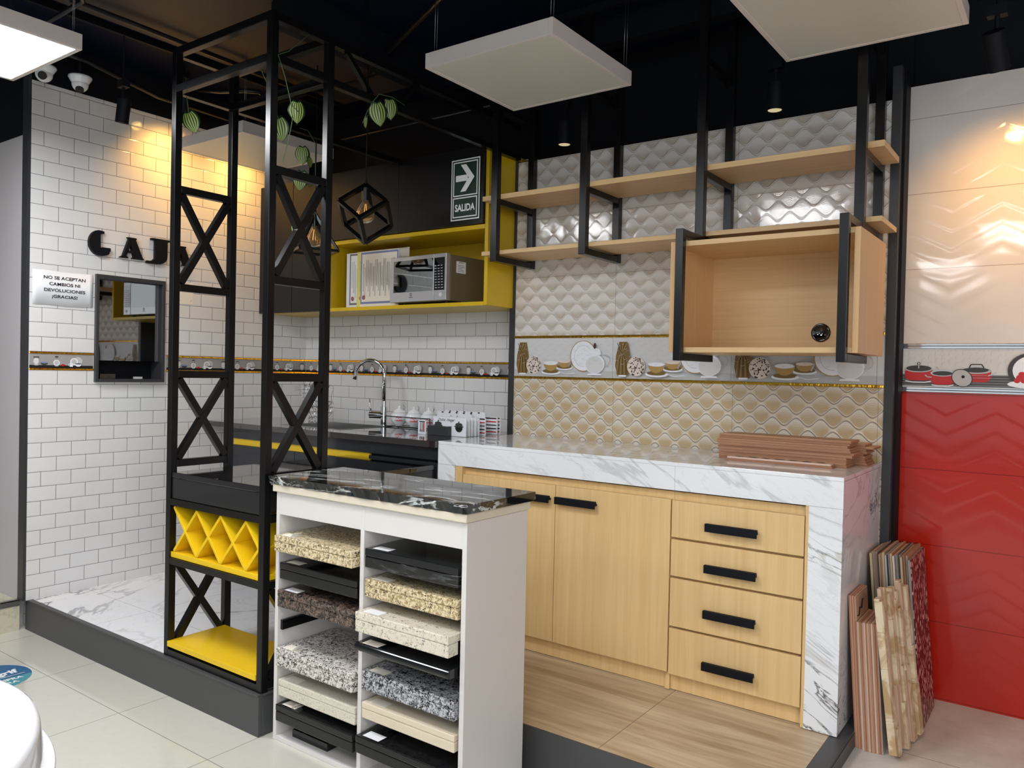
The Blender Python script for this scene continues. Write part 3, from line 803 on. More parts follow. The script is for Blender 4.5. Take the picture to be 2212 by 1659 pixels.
MB().box(-4.085, -2.463, 2.842, YB-.01, .24, .860).box(-4.085, -3.76, 2.842, YB-.01, .860, 1.010).box(-3.26, -2.50, 2.842, YB-.01, .860, 1.010).box(-4.085, -2.463, 2.90, 2.915, .158, .24).build('body', BLKMAT, kc)
MB().box(-4.085, -2.463, 2.821, 2.841, .950, 1.010).build('drawer_front', DOORGREY, kc)
part_label(MB().box(-4.080, -2.932, 2.829, 2.8415, .912, .9495).build('grip_channel', YELD, kc), 'yellow grip channel')
for x0, x1 in ((-4.083, -3.515), (-3.512, -2.934), (-2.931, -2.465)):
    MB().box(x0, x1, 2.821, 2.841, .245, .911 if x1 < -2.90 else .938).build('door', DOORGREY, kc, bevel=.001)

# faucet
fa = thing('kitchen_faucet', 'tall chrome gooseneck mixer tap beside the sink', 'faucet', (-3.40, 3.39, 1.042))
MB().cyl((-3.40, 3.39, 1.0425), (-3.40, 3.39, 1.15), .019, n=28).cyl((-3.40, 3.39, 1.15), (-3.40, 3.39, 1.185), .013).build('body', CHROME, fa)
pts = [(-3.40, 3.39, 1.18), (-3.40, 3.39, 1.34)]
for k in range(0, 15):
    t = math.radians(k*180/14); pts.append((-3.40-.095+.095*math.cos(t), 3.39-.055*(1-math.cos(t))*.5, 1.34+.090*math.sin(t)))
pts.append((-3.597, 3.333, 1.312))
MB().tube(pts, [.0115]*(len(pts)-1)+[.014], n=16).build('spout', CHROME, fa)
MB().cyl((-3.40, 3.39, 1.10), (-3.475, 3.345, 1.102), .021, n=24).tube([(-3.465, 3.35, 1.11), (-3.472, 3.348, 1.15), (-3.478, 3.345, 1.20)], [.006, .005, .003]).build('lever', CHROME, fa)

# wire cat basket
wc = thing('wire_cat_basket', 'silver wire basket shaped like a cat standing on the dark worktop', 'basket', (-3.98, 3.38, 1.042))
def arc(c, r, a0, a1, n=10, pl='xz', sq=1.):
    out = []
    for i in range(n+1):
        t = math.radians(a0+(a1-a0)*i/n); p, q = r*math.cos(t), r*math.sin(t)*sq
        out.append((c[0]+p, c[1], c[2]+q) if pl == 'xz' else (c[0]+p, c[1]+q, c[2]))
    return out
cx_, cy_ = -3.965, 3.37
m_ = MB(); wr_ = .0022
for z, r in ((1.060, .060), (1.090, .085), (1.125, .095), (1.160, .088)): m_.tube(arc((cx_, cy_, z), r, 0, 360, 24, 'xy'), wr_, 6)
for k in range(9):
    t = k*2*PI/9; m_.tube([(cx_+r*math.cos(t), cy_+r*math.sin(t), z) for z, r in ((1.046, .062), (1.060, .060), (1.090, .085), (1.125, .095), (1.160, .088))], wr_, 6)
m_.build('basket', CHROME, wc)
m_ = MB(); nx = cx_-.105
for z, r in ((1.16, .040), (1.185, .036), (1.21, .036), (1.235, .042), (1.255, .034)): m_.tube(arc((nx, cy_, z), r, 0, 360, 16, 'xy'), wr_, 6)
for k in range(6):
    t = k*PI/3; m_.tube([(nx+r*math.cos(t)+o_, cy_+r*math.sin(t), z) for z, r, o_ in ((1.10, .05, .03), (1.16, .040, 0), (1.21, .036, 0), (1.235, .042, 0), (1.255, .034, 0), (1.268, .012, 0))], wr_, 6)
m_.tube([(nx-.034, cy_, 1.255), (nx-.048, cy_, 1.292), (nx-.040, cy_, 1.300), (nx-.018, cy_, 1.262)], wr_, 6).tube([(nx+.010, cy_, 1.262), (nx+.026, cy_, 1.300), (nx+.034, cy_, 1.292), (nx+.034, cy_, 1.250)], wr_, 6)
for k in range(3): m_.tube([(nx-.02, cy_-.04, 1.235+.004*k), (nx-.075, cy_-.05, 1.225+.012*k)], .0012, 5)
m_.build('neck_and_head', CHROME, wc)
m_ = MB(); tx_ = cx_+.095
m_.tube([(tx_-.005, cy_, 1.13), (tx_+.03, cy_, 1.16), (tx_+.022, cy_, 1.20), (tx_+.035, cy_, 1.235), (tx_+.03, cy_, 1.262), (tx_+.008, cy_, 1.270), (tx_-.006, cy_, 1.25)], wr_, 6).build('tail', CHROME, wc)

# sugar bowls on a wire stand
bs = thing('wire_stand', 'black wire stand holding three white sugar bowls beside the tap', 'stand', (-3.08, 3.36, 1.042))
ys_ = 3.345
m_ = MB(); m_.tube([(-3.285, ys_-.055, 1.046), (-2.94, ys_-.055, 1.046), (-2.94, ys_+.055, 1.046), (-3.285, ys_+.055, 1.046), (-3.285, ys_-.055, 1.046)], .0025, 6)
for x in (-3.285, -2.94):
    for yy in (-.055, .055): m_.tube([(x, ys_+yy, 1.0445), (x, ys_+yy, 1.105)], .0025, 6)
m_.tube([(-3.285, ys_-.055, 1.105), (-2.94, ys_-.055, 1.105)], .0025, 6).tube([(-3.285, ys_+.055, 1.105), (-2.94, ys_+.055, 1.105)], .0025, 6)
m_.build('frame', BLACK, bs)
labs = ('white lidded sugar bowl with red lettering, closest to the tap', 'middle one of three white lidded sugar bowls with red lettering', 'white lidded sugar bowl nearest the upright sample tiles')
for k, x in enumerate((-3.228, -3.113, -2.998)):
    sb = thing('sugar_bowl', labs[k], 'sugar bowl', (x, ys_, 1.0492), 'sugar bowls beside the tap')
    MB().lathe([(.0, .0), (.022, .0), (.024, .005), (.040, .018), (.050, .042), (.047, .064), (.036, .078), (.033, .078), (.0, .076)], (x, ys_, 1.0492), n=32).build('bowl', CERAM, sb)
    MB().lathe([(.037, .0785), (.030, .090), (.012, .098), (.006, .104), (.008, .112), (.0, .118)], (x, ys_, 1.0492), n=28).build('lid', CERAM, sb)
    sp = MB(); sp.tube([(x+.02, ys_+.012, 1.13), (x+.036, ys_+.005, 1.16), (x+.030, ys_, 1.172)], .003, 6).build('spoon', CHROME, sb)
    def fb(u, v, w, x=x):
        t = (u)/.050+.72; return (x+(.0505+w)*math.sin(t), ys_-(.0505+w)*math.cos(t), 1.0492+v)
    A = Art(fb, [INKR]); A.line([(-.018, .046), (-.006, .054), (-.002, .044), (.008, .052), (.018, .047)], .003, INKR).text('COCINA', .0, .030, .011, INKR, bold=.0008); A.build('lettering', sb)

# grey tray with upright tile samples
tr = thing('sample_tray', 'low charcoal tray holding upright decor tile samples at the worktop end', 'tray', (-2.70, 3.15, 1.0425))
t_ = MB(); t_.box(-2.745, -2.605, 3.055, 3.067, 1.0425, 1.092).box(-2.745, -2.733, 3.068, 3.38, 1.0425, 1.060).box(-2.617, -2.605, 3.068, 3.38, 1.0425, 1.092).box(-2.7325, -2.6175, 3.068, 3.38, 1.0425, 1.048)
t_.build('body', CURBD, tr, bevel=.001)
pr = [CERAM, DGREY, INK, INKR, LGREY, REDPOT]
def sample(i, x0, x1, y, h, kind, label, lean=0.):
    o = thing('sample_tile', label, 'sample tile', (x0, y, 1.0482), 'upright decor tile samples on the dark worktop')
    z0 = 1.0432 if not (x1 < -2.60 and x0 > -2.75) else 1.0487
    MB().box(x0, x1, y, y+.006, z0, z0+h).build('tile', CERAM, o)
    A = Art(lambda u, v, w: (u, y-w, v), pr)
    if kind == 'pots':
        for k, u in enumerate((x0+.035, x1-.045)):
            A.ell(u, z0+h*.46, .024, .022, INK).ell(u, z0+h*.62, .024, .010, DGREY).ell(u, z0+h*.76, .004, .004, INK).rect(u-.030, u+.030, z0+h*.50, z0+h*.56, DGREY)
        A.text('Dulce  Hogar', (x0+x1)/2-.02, z0+h*.78, .020, INK, shear=.35)
    elif kind == 'cutlery':
        A.rect(x0+.008, x1-.006, z0+h*.86, z0+h*.94, INK)
        for k in range(3): A.rect(x0+.014+k*.013, x0+.018+k*.013, z0+.014, z0+h*.84, DGREY).ell(x0+.016+k*.013, z0+.018, .004, .008, DGREY)
        A.rect(x1-.016, x1-.008, z0+.02, z0+h*.84, REDPOT)
    elif kind == 'script':
        A.ring(x0+.10, z0+h*.72, .009, .009, .002, INK, t0=40, t1=320).line([(x0+.13, z0+h*.66), (x0+.145, z0+h*.82), (x0+.15, z0+h*.64)], .0022, INK).line([(x0+.165, z0+h*.66), (x0+.18, z0+h*.72), (x0+.19, z0+h*.66), (x0+.205, z0+h*.72)], .002, INK)
        for k in range(5): A.ell(x0+.04+k*.05, z0+h*.96, .007, .004, INK)
        for k in range(4): A.ell(x0+.05+k*.06, z0+h*.45, .012, .014, DGREY)
    else:
        A.rect(x0+.004, x1-.004, z0+h*.9, z0+h*.97, INKR)
        for k in range(5): A.rect(x0+.004, x1-.004, z0+.01+k*.018, z0+.016+k*.018, (INKR, INK, DGREY)[k % 3])
    A.build('print', o)
sample(0, -2.815, -2.762, 3.06, .072, 'cutlery', 'white sample tile printed with hanging cutlery, just left of the charcoal tray')
sample(1, -2.730, -2.510, 3.082, .096, 'pots', 'white sample tile lettered over two black pots, front of the upright row')
k = 0
for y, x1, h in ((3.115, -2.515, .094), (3.140, -2.515, .092), (3.165, -2.512, .093), (3.190, -2.512, .090)):
    k += 1
    sample(2, -2.725, x1, y, h, 'pots', 'white sample tile standing %s behind the lettered front sample' % ('directly', 'second', 'third', 'fourth')[k-1])
sample(3, -2.86, -2.62, 3.26, .112, 'script', 'long white sample tile with black script, behind the pot samples')
sample(4, -2.84, -2.56, 3.30, .116, 'script', 'tallest white sample tile with black script at the very back')
for j, y in enumerate((3.235, 3.335, 3.365)):
    sample(5, -2.600, -2.505, y, .090, 'red', 'red and black printed sample tile, %s from the front beside the dark metal post' % ('first', 'second', 'third')[j])

# ================================================================ wall cabinets
uc = thing('wall_cabinet', 'satin black wall cabinet doors with yellow carcass above the sink', 'wall cabinet', (-3.4, 3.38, 1.716))
CF = 3.19
MB().box(-2.500, -2.4785, CF, YB-.002, 1.718, 2.53).build('side_panel', YELD, uc, bevel=.001)
MB().box(XL+.002, -2.5005, CF+.02, YB-.002, 2.51, 2.528).box(XL+.002, -3.685, CF+.02, YB-.002, 1.7185, 1.735).box(-3.70, -3.686, CF+.02, YB-.002, 1.736, 2.51).box(XL+.002, -3.70, YB-.02, YB-.002, 1.735, 2.51).box(-3.686, -2.5005, CF+.02, YB-.002, 2.150, 2.165).build('body', YELD, uc)
for x0, x1, z0, z1 in ((XL+.002, -4.005, 1.719, 2.528), (-4.002, -3.690, 1.719, 2.528), (-3.687, -3.102, 2.136, 2.533), (-3.099, -2.503, 2.136, 2.533)):
    MB().box(x0, x1, CF-.018, CF, z0, z1).build('door', DOORBLK, uc, bevel=.001)
ni = thing('wall_niche', 'open yellow niche cabinet holding the microwave below the black doors', 'wall cabinet', (-3.1, 3.38, 1.716))
nx0, nx1, nz0, nz1 = -3.684, -2.5008, 1.7165, 2.133
MB().box(nx0, nx1, CF, YB-.002, nz0, nz0+.020).build('bottom_panel', YELD, ni)
MB().box(nx0, nx1, CF, YB-.002, nz1-.022, nz1).build('top_panel', YELD, ni)
MB().box(nx0, nx0+.018, CF, YB-.002, nz0+.0205, nz1-.0225).build('side_panel', YELD, ni)
MB().box(nx0+.0185, nx1, YB-.012, YB-.003, nz0+.0205, nz1-.0225).build('back_panel', YELD, ni)

# exit sign
es = thing('exit_sign', 'dark green exit sign with white arrow on the black cabinet door', 'sign', (-2.615, CF-.02, 2.16))
MB().box(-2.715, -2.519, CF-.0215, CF-.0185, 2.158, 2.480).build('plate', SIGNG, es)
A = Art(lambda u, v, w: (u, CF-.0215-w, v), [SIGNG, SIGNW])
def frame_(u0, u1, v0, v1, t, m): A.rect(u0, u1, v0, v0+t, m).rect(u0, u1, v1-t, v1, m).rect(u0, u0+t, v0, v1, m).rect(u1-t, u1, v0, v1, m)
frame_(-2.712, -2.522, 2.161, 2.477, .006, SIGNW); frame_(-2.698, -2.536, 2.286, 2.464, .006, SIGNW); frame_(-2.698, -2.536, 2.175, 2.279, .006, SIGNW)
A.rect(-2.680, -2.600, 2.362, 2.394, SIGNW).poly([(-2.648, 2.448), (-2.612, 2.448), (-2.556, 2.378), (-2.612, 2.308), (-2.648, 2.308), (-2.594, 2.378)], SIGNW)
A.text('SALIDA', -2.617, 2.208, .050, SIGNW, sx=.80, bold=.0016)
A.build('symbols', es)

# microwave
mw = thing('microwave_oven', 'silver microwave oven with mirrored door in the yellow niche', 'microwave', (-2.93, 3.3, 1.737))
MX0, MX1, MY, MZ0, MZ1 = -3.150, -2.715, 3.165, 1.748, 1.998
MB().box(MX0, MX1, MY+.030, 3.50, MZ0, MZ1-.004).build('case', MICROSIDE, mw, bevel=.006)
MB().box(MX0, MX1-.093, MY, MY+.029, MZ0+.002, MZ1).build('door', SILVER, mw, bevel=.003)
MB().box(MX1-.0915, MX1, MY, MY+.029, MZ0+.002, MZ1).build('control_panel', SILVER, mw, bevel=.003)
part_label(MB().box(MX0+.030, MX1-.098, MY-.0012, MY-.0002, MZ0+.055, MZ1-.022).build('door_window', OVENGLASS, mw), 'mirrored door window')
part_label(MB().box(MX1-.088, MX1-.012, MY-.0012, MY-.0002, MZ0+.055, MZ1-.022).build('keypad', BLKGLASS, mw), 'black keypad')
fm = lambda u, v, w: (u, MY-.0014-w, v)
A = Art(fm, [LGREY])
for r in range(9):
    for c in range(3): A.rect(MX1-.080+c*.023, MX1-.066+c*.023, MZ0+.066+r*.0145, MZ0+.070+r*.0145, LGREY)
A.build('keypad_markings', mw)
A = Art(fm, [INK, DGREY]); A.rect(-2.995, -2.965, MZ0+.023, MZ0+.026, DGREY).ring(-2.98, MZ0+.040, .006, .008, .003, INK); A.build('logo', mw)
A = Art(fm, [VLGREY]); A.ell(MX1-.038, MZ0+.030, .012, .012, VLGREY); A.build('round_button', mw)
for x in (MX0+.03, MX1-.05):
    for y in (MY+.06, 3.45): MB().cyl((x, y, 1.7368), (x, y, 1.7485), .012).build('foot', INK, mw)
A = Art(lambda u, v, w: (MX1+w, u, v), [LABELW, DGREY], w0=.0006)
A.rect(MY+.075, MY+.150, 1.90, 1.962, LABELW)
for k in range(5): A.rect(MY+.085, MY+.140-.008*(k % 3), 1.908+k*.008, 1.910+k*.008, DGREY)
A.ring(MY+.11, 1.952, .016, .005, .003, DGREY, t0=0, t1=200)
part_label(A.build('energy_sticker', mw), 'white sticker on the microwave side')

mw.rotation_euler.z = math.radians(-3.2)
# certificates leaning in the niche
def sheet(i, x0, x1, y, z1, mat, border, label, lines=True):
    o = thing('certificate', label, 'certificate', (x0, y, 1.737), 'framed certificates and sheets in the yellow niche')
    z0 = 1.7372
    MB().box(x0, x1, y, y+.003, z0, z1).build('sheet', mat, o)
    A = Art(lambda u, v, w: (u, y-w, v), [PAPERW, INKB, INKG, INK, INKR, PAPER, TEALP])
    if border is not None:
        A.rect(x0+.004, x1-.004, z0+.018, z1-.005, border); A.rect(x0+.014, x1-.014, z0+.030, z1-.016, mat)
    u = x0+.026
    while lines and u < x1-.03:
        A.rect(u, u+.003, z0+.06+.03*((int(u*1000)) % 3), z1-.05-.02*((int(u*900)) % 3), INK if int(u*500) % 2 else INKG); u += .014
    A.ell(x0+.035, z0+.055, .011, .013, INKR).ell(x0+.035, z0+.055, .007, .009, INKG)
    A.build('print', o)
sheet(0, -3.590, -3.16, 3.33, 2.085, PAPERW, None, 'large cream card at the very back of the certificate stack', False)
sheet(1, -3.610, -3.35, 3.265, 2.066, PAPER, None, 'plain white sheet at the left edge of the niche stack', False)
sheet(2, -3.570, -3.33, 3.250, 2.064, PAPER, INKG, 'white certificate with thin grey frame left of the yellow sheet')
sheet(3, -3.490, -3.30, 3.238, 2.062, TEALP, None, 'pale yellow printed sheet between two certificates')
sheet(4, -3.445, -3.135, 3.222, 2.060, PAPERW, INKB, 'certificate with blue border at the front, partly behind the microwave')
# ================================================================ white stone sample stand
sd = thing('sample_stand', 'white two-column stand full of stone samples beside the platform corner', 'display stand', (-1.94, 2.0, 0))
SX0, SX1, SY0, SY1 = -2.395, -1.490, 1.846, 2.165
b = MB()
b.box(SX0, SX0+.018, SY0, SY1, .0005, .918).box(SX1-.018, SX1, SY0, SY1, .0005, .918).box(-1.950, -1.932, SY0, SY1-.012, .018, .918)
b.box(SX0+.018, SX1-.018, SY0+.001, SY1-.012, .0005, .018).box(SX0+.018, SX1-.018, SY1-.012, SY1-.002, .0005, .918)
b.box(SX0+.018, -1.950, SY0+.001, SY0+.018, .836, .918).box(-1.932, SX1-.018, SY0+.001, SY0+.018, .836, .918)
b.build('carcass', WHITE, sd, bevel=.001)
b = MB(); b.box(SX0-.012, SX1+.004, SY0-.010, SY1+.010, .919, .946)
b.build('top_rail', EDGE, sd, bevel=.003)
b = MB()
rr = random.Random(5)
NX = 60; xs = [SX0-.028+(SX1+.010-SX0+.028)*i/NX for i in range(NX+1)]
def edge_profile(x): return rr.uniform(-.0035, .0035)
top = [(x, SY0-.020+.3*edge_profile(x)) for x in xs]; botp = [(x, SY0-.014+edge_profile(x)) for x in xs]
zt_, zb_ = .976, .9465
vs = [(x, y, zt_) for x, y in top]+[(x, y, zb_+abs(edge_profile(x))*.6) for x, y in botp]
fs = [(i, NX+1+i, NX+2+i, i+1) for i in range(NX)]
k0 = len(vs); vs += [(SX0-.028, SY1+.03, zt_), (SX1+.010, SY1+.03, zt_), (SX0-.028, SY1+.03, zb_), (SX1+.010, SY1+.03, zb_)]
fs += [tuple(range(0, NX+1))+(k0+1, k0), (k0, k0+1, k0+3, k0+2), (NX, 2*NX+1, k0+3, k0+1), (0, k0, k0+2, NX+1), tuple([NX+1, k0+2, k0+3]+list(range(2*NX+1, NX+1, -1)))]
b.add(vs, fs)
part_label(b.build('stone_top', BLKVEIN, sd), 'black marble top with white veins and chipped edge')
c_ = MB()
for y, z in ((SY0+.035, .895), (SY0+.065, .902), (SY1-.06, .902), (SY1-.03, .902)): c_.cyl((SX1-.0002, y, z), (SX1+.001, y, z), .008, n=16)
c_.build('screw_cap', WHITE, sd)
sl = MB(); sl.box(SX0+.019, SX0+.031, SY0+.012, SY1-.03, .408, .444).box(SX0+.031, SX0+.034, SY0+.010, SY1-.05, .416, .436)
for k in range(5): sl.box(SX0+.034, SX0+.0345, SY0+.03+.04*k, SY0+.045+.04*k, .421, .431)
part_label(sl.build('drawer_slide', BLACK, sd), 'empty black drawer slide')
# pairs of rails that carry the sample slabs
def slide(x, z, y0=SY0+.015):
    MB().box(x, x+.0065, y0, SY1-.03, z-.0125, z+.0125).build('drawer_slide', BLACK, sd)

SMP = []
def slab(col, z0, z1, mat, label, pull, seamed=True, mat2=None, roundf=False, tag_='full', dx0=0., dx1=0.):
    """stone sample: thick front edge built up of two layers, thinner plate behind"""
    x0, x1 = ((-2.367, -1.960) if col == 0 else (-1.9215, -1.5185))
    x0 += dx0; x1 += dx1
    yf = SY0-pull
    o = thing('stone_sample', label, 'stone sample', ((x0+x1)/2, yf, z0), 'stone samples in the white stand')
    h = z1-z0
    if roundf:
        m = MB(); prof = []
        for k in range(13):
            t = PI/2+PI*k/12; prof.append((yf+.5*h+.5*h*math.cos(t), (z0+z1)/2+h/2*math.sin(t)))
        prof += [(SY1-.05, z0), (SY1-.05, z1)]
        m.prism(prof, lambda a_, b_, d: (d, a_, b_), x0, x1); m.build('stone', mat, o)
    else:
        zs = z1-h*.40
        MB().box(x0, x1, yf, SY1-.05, zs+.0006, z1).build('top_plate', mat, o, bevel=.003)
        part = MB().box(x0, x1, yf+.0008, yf+.050, z0, zs)
        part.build('front_edge', mat2 or mat, o, bevel=.003)
    if tag_:
        A = Art(lambda u, v, w: (u, v, z1+w), [LABELW, PAPERW])
        A.rect(x0+.022, x0+.095, yf+.012, yf+.052, LABELW if tag_ == 'full' else PAPERW)
        if tag_ == 'curl': A.mb.add([(x0+.075, yf+.012, z1+.0015), (x0+.096, yf+.012, z1+.018), (x0+.096, yf+.05, z1+.014), (x0+.075, yf+.052, z1+.0015)], [(0, 1, 2, 3)], 0)
        A.build('label', o)
    side_z = z0+h*.25
    xs0, xs1 = ((SX0+.0185, -1.9505-.0065) if col == 0 else (-1.9315, SX1-.0185-.0065))
    slide(xs0, side_z); slide(xs1, side_z)
slab(0, .708, .766, GR['gold'], 'golden speckled granite sample, topmost in the left column', .030, seamed=False, tag_='curl')
slab(0, .601, .662, GR['black'], 'plain black granite sample, second from the top in the left column', .004, tag_='beige')
slab(0, .500, .562, GR['brown'], 'dark brown speckled granite sample in the left column', .012, tag_='full')
slab(0, .283, .350, GR['white'], 'white granite sample with black specks, under the empty slide in the left column', .014, tag_='curl')
slab(0, .170, .231, GR['cream'], 'cream fine-grained granite sample, second from the bottom of the left column', .002, tag_='beige')
slab(0, .080, .141, GR['galaxy'], 'black granite sample with bright flecks, lowest of the left column', .012, tag_='curl')
slab(1, .716, .780, GR['absolute'], 'black sample with a white-veined front edge, topmost in the right column', .006, mat2=BLKVEIN2, tag_='full')
slab(1, .617, .678, GR['gold2'], 'yellowish speckled granite sample, second from the top in the right column', .004, tag_='beige')
slab(1, .512, .578, GR['ivory'], 'ivory granite sample with grey flecks pulled far out in the right column', .045, tag_='full')
slab(1, .446, .474, GR['absolute'], 'thin black sample with rounded nose in the right column', .045, roundf=True, tag_='beige')
slab(1, .310, .373, GR['grey'], 'grey and white coarse granite sample in the right column', .012, tag_='beige')
slab(1, .212, .266, GR['beige'], 'plain beige sample, second from the bottom of the right column', .008, tag_='beige')
slab(1, .105, .163, GR['galaxy'], 'black sample with a white label, lowest of the right column', .034, tag_='full')
MB().box(-2.32, -2.13, SY0+.03, SY0+.13, .0185, .046).build('loose', GR['absolute'], tag(bpy.data.objects.new('stone_offcut', None), 'small black stone offcut lying on the bottom board of the stand', 'stone offcut'))
so = bpy.data.objects['stone_offcut']; COL.objects.link(so)

# ================================================================ ceiling panels
def led_panel(x0, y0, lit, label, wires=True, s=.60):
    z = 2.57; o = thing('ceiling_panel_lamp', label, 'ceiling lamp', (x0+s/2, y0+s/2, z), 'suspended square panel lamps')
    x1, y1 = x0+s, y0+s; f = .018
    m = MB(); m.box(x0, x0+f, y0, y1, z, z+.06).box(x1-f, x1, y0, y1, z, z+.06).box(x0+f, x1-f, y0, y0+f, z, z+.06).box(x0+f, x1-f, y1-f, y1, z, z+.06).box(x0+f, x1-f, y0+f, y1-f, z+.05, z+.06)
    m.build('housing', PANELW, o, bevel=.0015)
    MB().box(x0+f, x1-f, y0+f, y1-f, z+.0015, z+.006).build('diffuser', LIT if lit else DIFFOFF, o)
    if wires:
        for x in (x0+.025, x1-.025):
            for y in (y0+.025, y1-.025):
                MB().tube([(x, y, z+.06), (x+.004, y, 3.018)], .0009, 5).tube([(x+.012, y, z+.06), (x+.016, y, 3.018)], .0006, 5).build('suspension_wire', STEEL, o)
led_panel(-3.725, .875, True, 'lit square panel lamp at the upper left above the stairs')
led_panel(-2.140, 2.325, False, 'unlit square panel lamp over the marble counter')
led_panel(-.937, 2.420, False, 'unlit square panel lamp above the open wood box')
led_panel(-4.095, 2.445, False, 'unlit square panel lamp behind the steel tower')
led_panel(-2.02, .62, True, 'lit square panel lamp nearer the photographer than the steel tower')
led_panel(-.70, -.35, True, 'lit square panel lamp over the shop aisle')
led_panel(-3.3, -1.10, True, 'lit square panel lamp over the shop floor left of the aisle')
led_panel(1.3, -1.1, True, 'lit square panel lamp right of the aisle')
led_panel(-1.5, -2.3, True, 'lit square panel lamp farther back over the shop floor')

# ================================================================ track spots and ceiling clutter
def track(name_label, p, q):
    o = thing('lamp_track', name_label, 'lamp track', p)
    MB().bar(p, q, .034, .02, (0, 0, 1)).build('rail', BLKMAT, o)
    return o
track('black lamp track along the left brick-tiled wall', (-3.86, .4, 3.005), (-3.86, 3.4, 3.005))
track('black lamp track above the long wood shelves', (-4.2, 3.06, 3.005), (1.2, 3.06, 3.005))
def track_spot(x, y, z, aim, label, lens, e=0, r=.031, L=.115):
    o = thing('track_spotlight', label, 'spotlight', (x, y, z), 'black track spotlights')
    p = Vector((x, y, z)); d = (Vector(aim)-p).normalized()
    m = MB(); m.cyl(p-d*L*.5, p+d*L*.5, r, n=28, cap=False); m.cyl(p-d*L*.5, p-d*L*.49, r, n=28)
    m.build('housing', BLKMAT, o)
    MB().cyl(p+d*(L*.5-.006), p+d*(L*.5-.002), r-.003, n=28).build('lens', lens, o)
    m = MB(); m.cyl((x, y, z+.01), (x, y, z+.115), .008, n=10); m.box(x-.03, x+.03, y-.018, y+.018, z+.115, z+.15).cyl((x, y, z+.15), (x, y, 3.018), .004, n=8)
    m.build('stem', BLKMAT, o)
    if e: spot('spot_beam', tuple(p+d*(L*.5+.002)), aim, e, WARM, 118, 1., .03)
    return o
track_spot(-3.86, 2.02, 2.62, (-4.1, 2.02, 1.5), 'black track spotlight hanging left before the brick tiles', BLKMAT)
track_spot(-4.06, 2.46, 2.84, (-4.33, 2.55, 2.35), 'warm lit track spotlight behind the steel tower', LENS, 19)
track_spot(-4.06, 2.98, 2.84, (-4.33, 2.98, 2.35), 'warm lit track spotlight in the back corner above the black cabinets', LENS, 19)
track_spot(-2.10, 3.30, 2.56, (-2.10, 3.30, 1.0), 'black ceiling spotlight between first and second shelf posts', LENSD)
track_spot(-1.080, 3.34, 2.56, (-1.080, 3.34, 1.0), 'black ceiling spotlight between third and fourth shelf posts', LENSD)
track_spot(-.265, 3.12, 2.50, (-.18, 3.50, 1.9), 'warm lit track spotlight before the white chevron tiles', LENS, 20, .034, .13)
PIPEM = new_mat('black_painted_conduit', (24, 22, 24), .3)
def pipe(label, pts, r):
    o = MB().tube(pts, r, 8).build('conduit', PIPEM); tag(o, label, 'conduit pipe', 'black conduit pipes under the ceiling'); return o
pipe('black conduit pipe running to the back wall left of the tower', [(-3.62, .6, 2.96), (-3.62, 1.9, 2.96), (-3.66, 3.3, 2.96)], .012)
pipe('black conduit pipe bending above the left brick tiles', [(-3.40, .8, 2.93), (-3.40, 1.50, 2.93), (-3.43, 1.60, 2.93), (-3.52, 1.66, 2.93), (-3.75, 1.67, 2.93), (-4.30, 1.68, 2.93)], .011)
pipe('black conduit pipe close to the top of the left wall', [(-4.17, 1.75, 2.93), (-4.17, 2.0, 2.92), (-4.22, 2.4, 2.87), (-4.24, 3.4, 2.87)], .014)
pipe('looped black conduit above the back corner', [(-4.10, 2.55, 2.93), (-3.95, 2.62, 2.91), (-3.80, 2.66, 2.90), (-3.74, 2.72, 2.90), (-3.80, 2.80, 2.90), (-3.98, 2.80, 2.90), (-4.12, 2.80, 2.93)], .012)
pipe('black conduit pipe crossing above the unlit lamps', [(-3.2, 2.95, 2.92), (-1.6, 2.2, 2.92), (.6, 1.95, 2.92)], .016)
pipe('black conduit pipe crossing over the pendant lamps', [(-4.2, 3.35, 2.80), (-2.6, 3.35, 2.80)], .010)
bm_ = MB(); bm_.box(-3.0, 4.0, 3.20, 3.27, 2.90, 3.019).box(-2.95, -2.80, 2.2, 3.5, 2.88, 3.019)
tag(bm_.build('ceiling_duct', BLKMAT), 'black painted duct running under the dark ceiling', 'duct')

# dome cameras
for (x, y, t_, lab) in ((-4.235, 1.815, .5, 'white dome security camera nearest the left post'), (-4.225, 1.985, 0., 'white dome security camera right of the other one')):
    o = thing('security_camera', lab, 'security camera', (x, y, 2.80), 'dome cameras above the left wall')
    h_ = MB(); h_.lathe([(.0, 2.850), (.056, 2.850), (.057, 2.842), (.050, 2.832), (.040, 2.815)], (x, y, 0), n=32)
    sp_ = [(.040*math.sin(math.radians(k*10)), 2.812-.040*math.cos(math.radians(k*10))) for k in range(0, 15)]
    h_.lathe(sp_, (x, y, 0), n=32); h_.build('housing', CERAM, o)
    dv = (Vector((1.4, -1.0, -.9)) if t_ else Vector((.5, -.3, -1.))).normalized(); cc = Vector((x, y, 2.812))
    MB().cyl(cc+dv*.034, cc+dv*.0415, .020, n=28).build('lens', INK, o)
    MB().cyl((x, y, 2.851), (x, y, 3.018), .012).build('mount', BLKMAT, o)

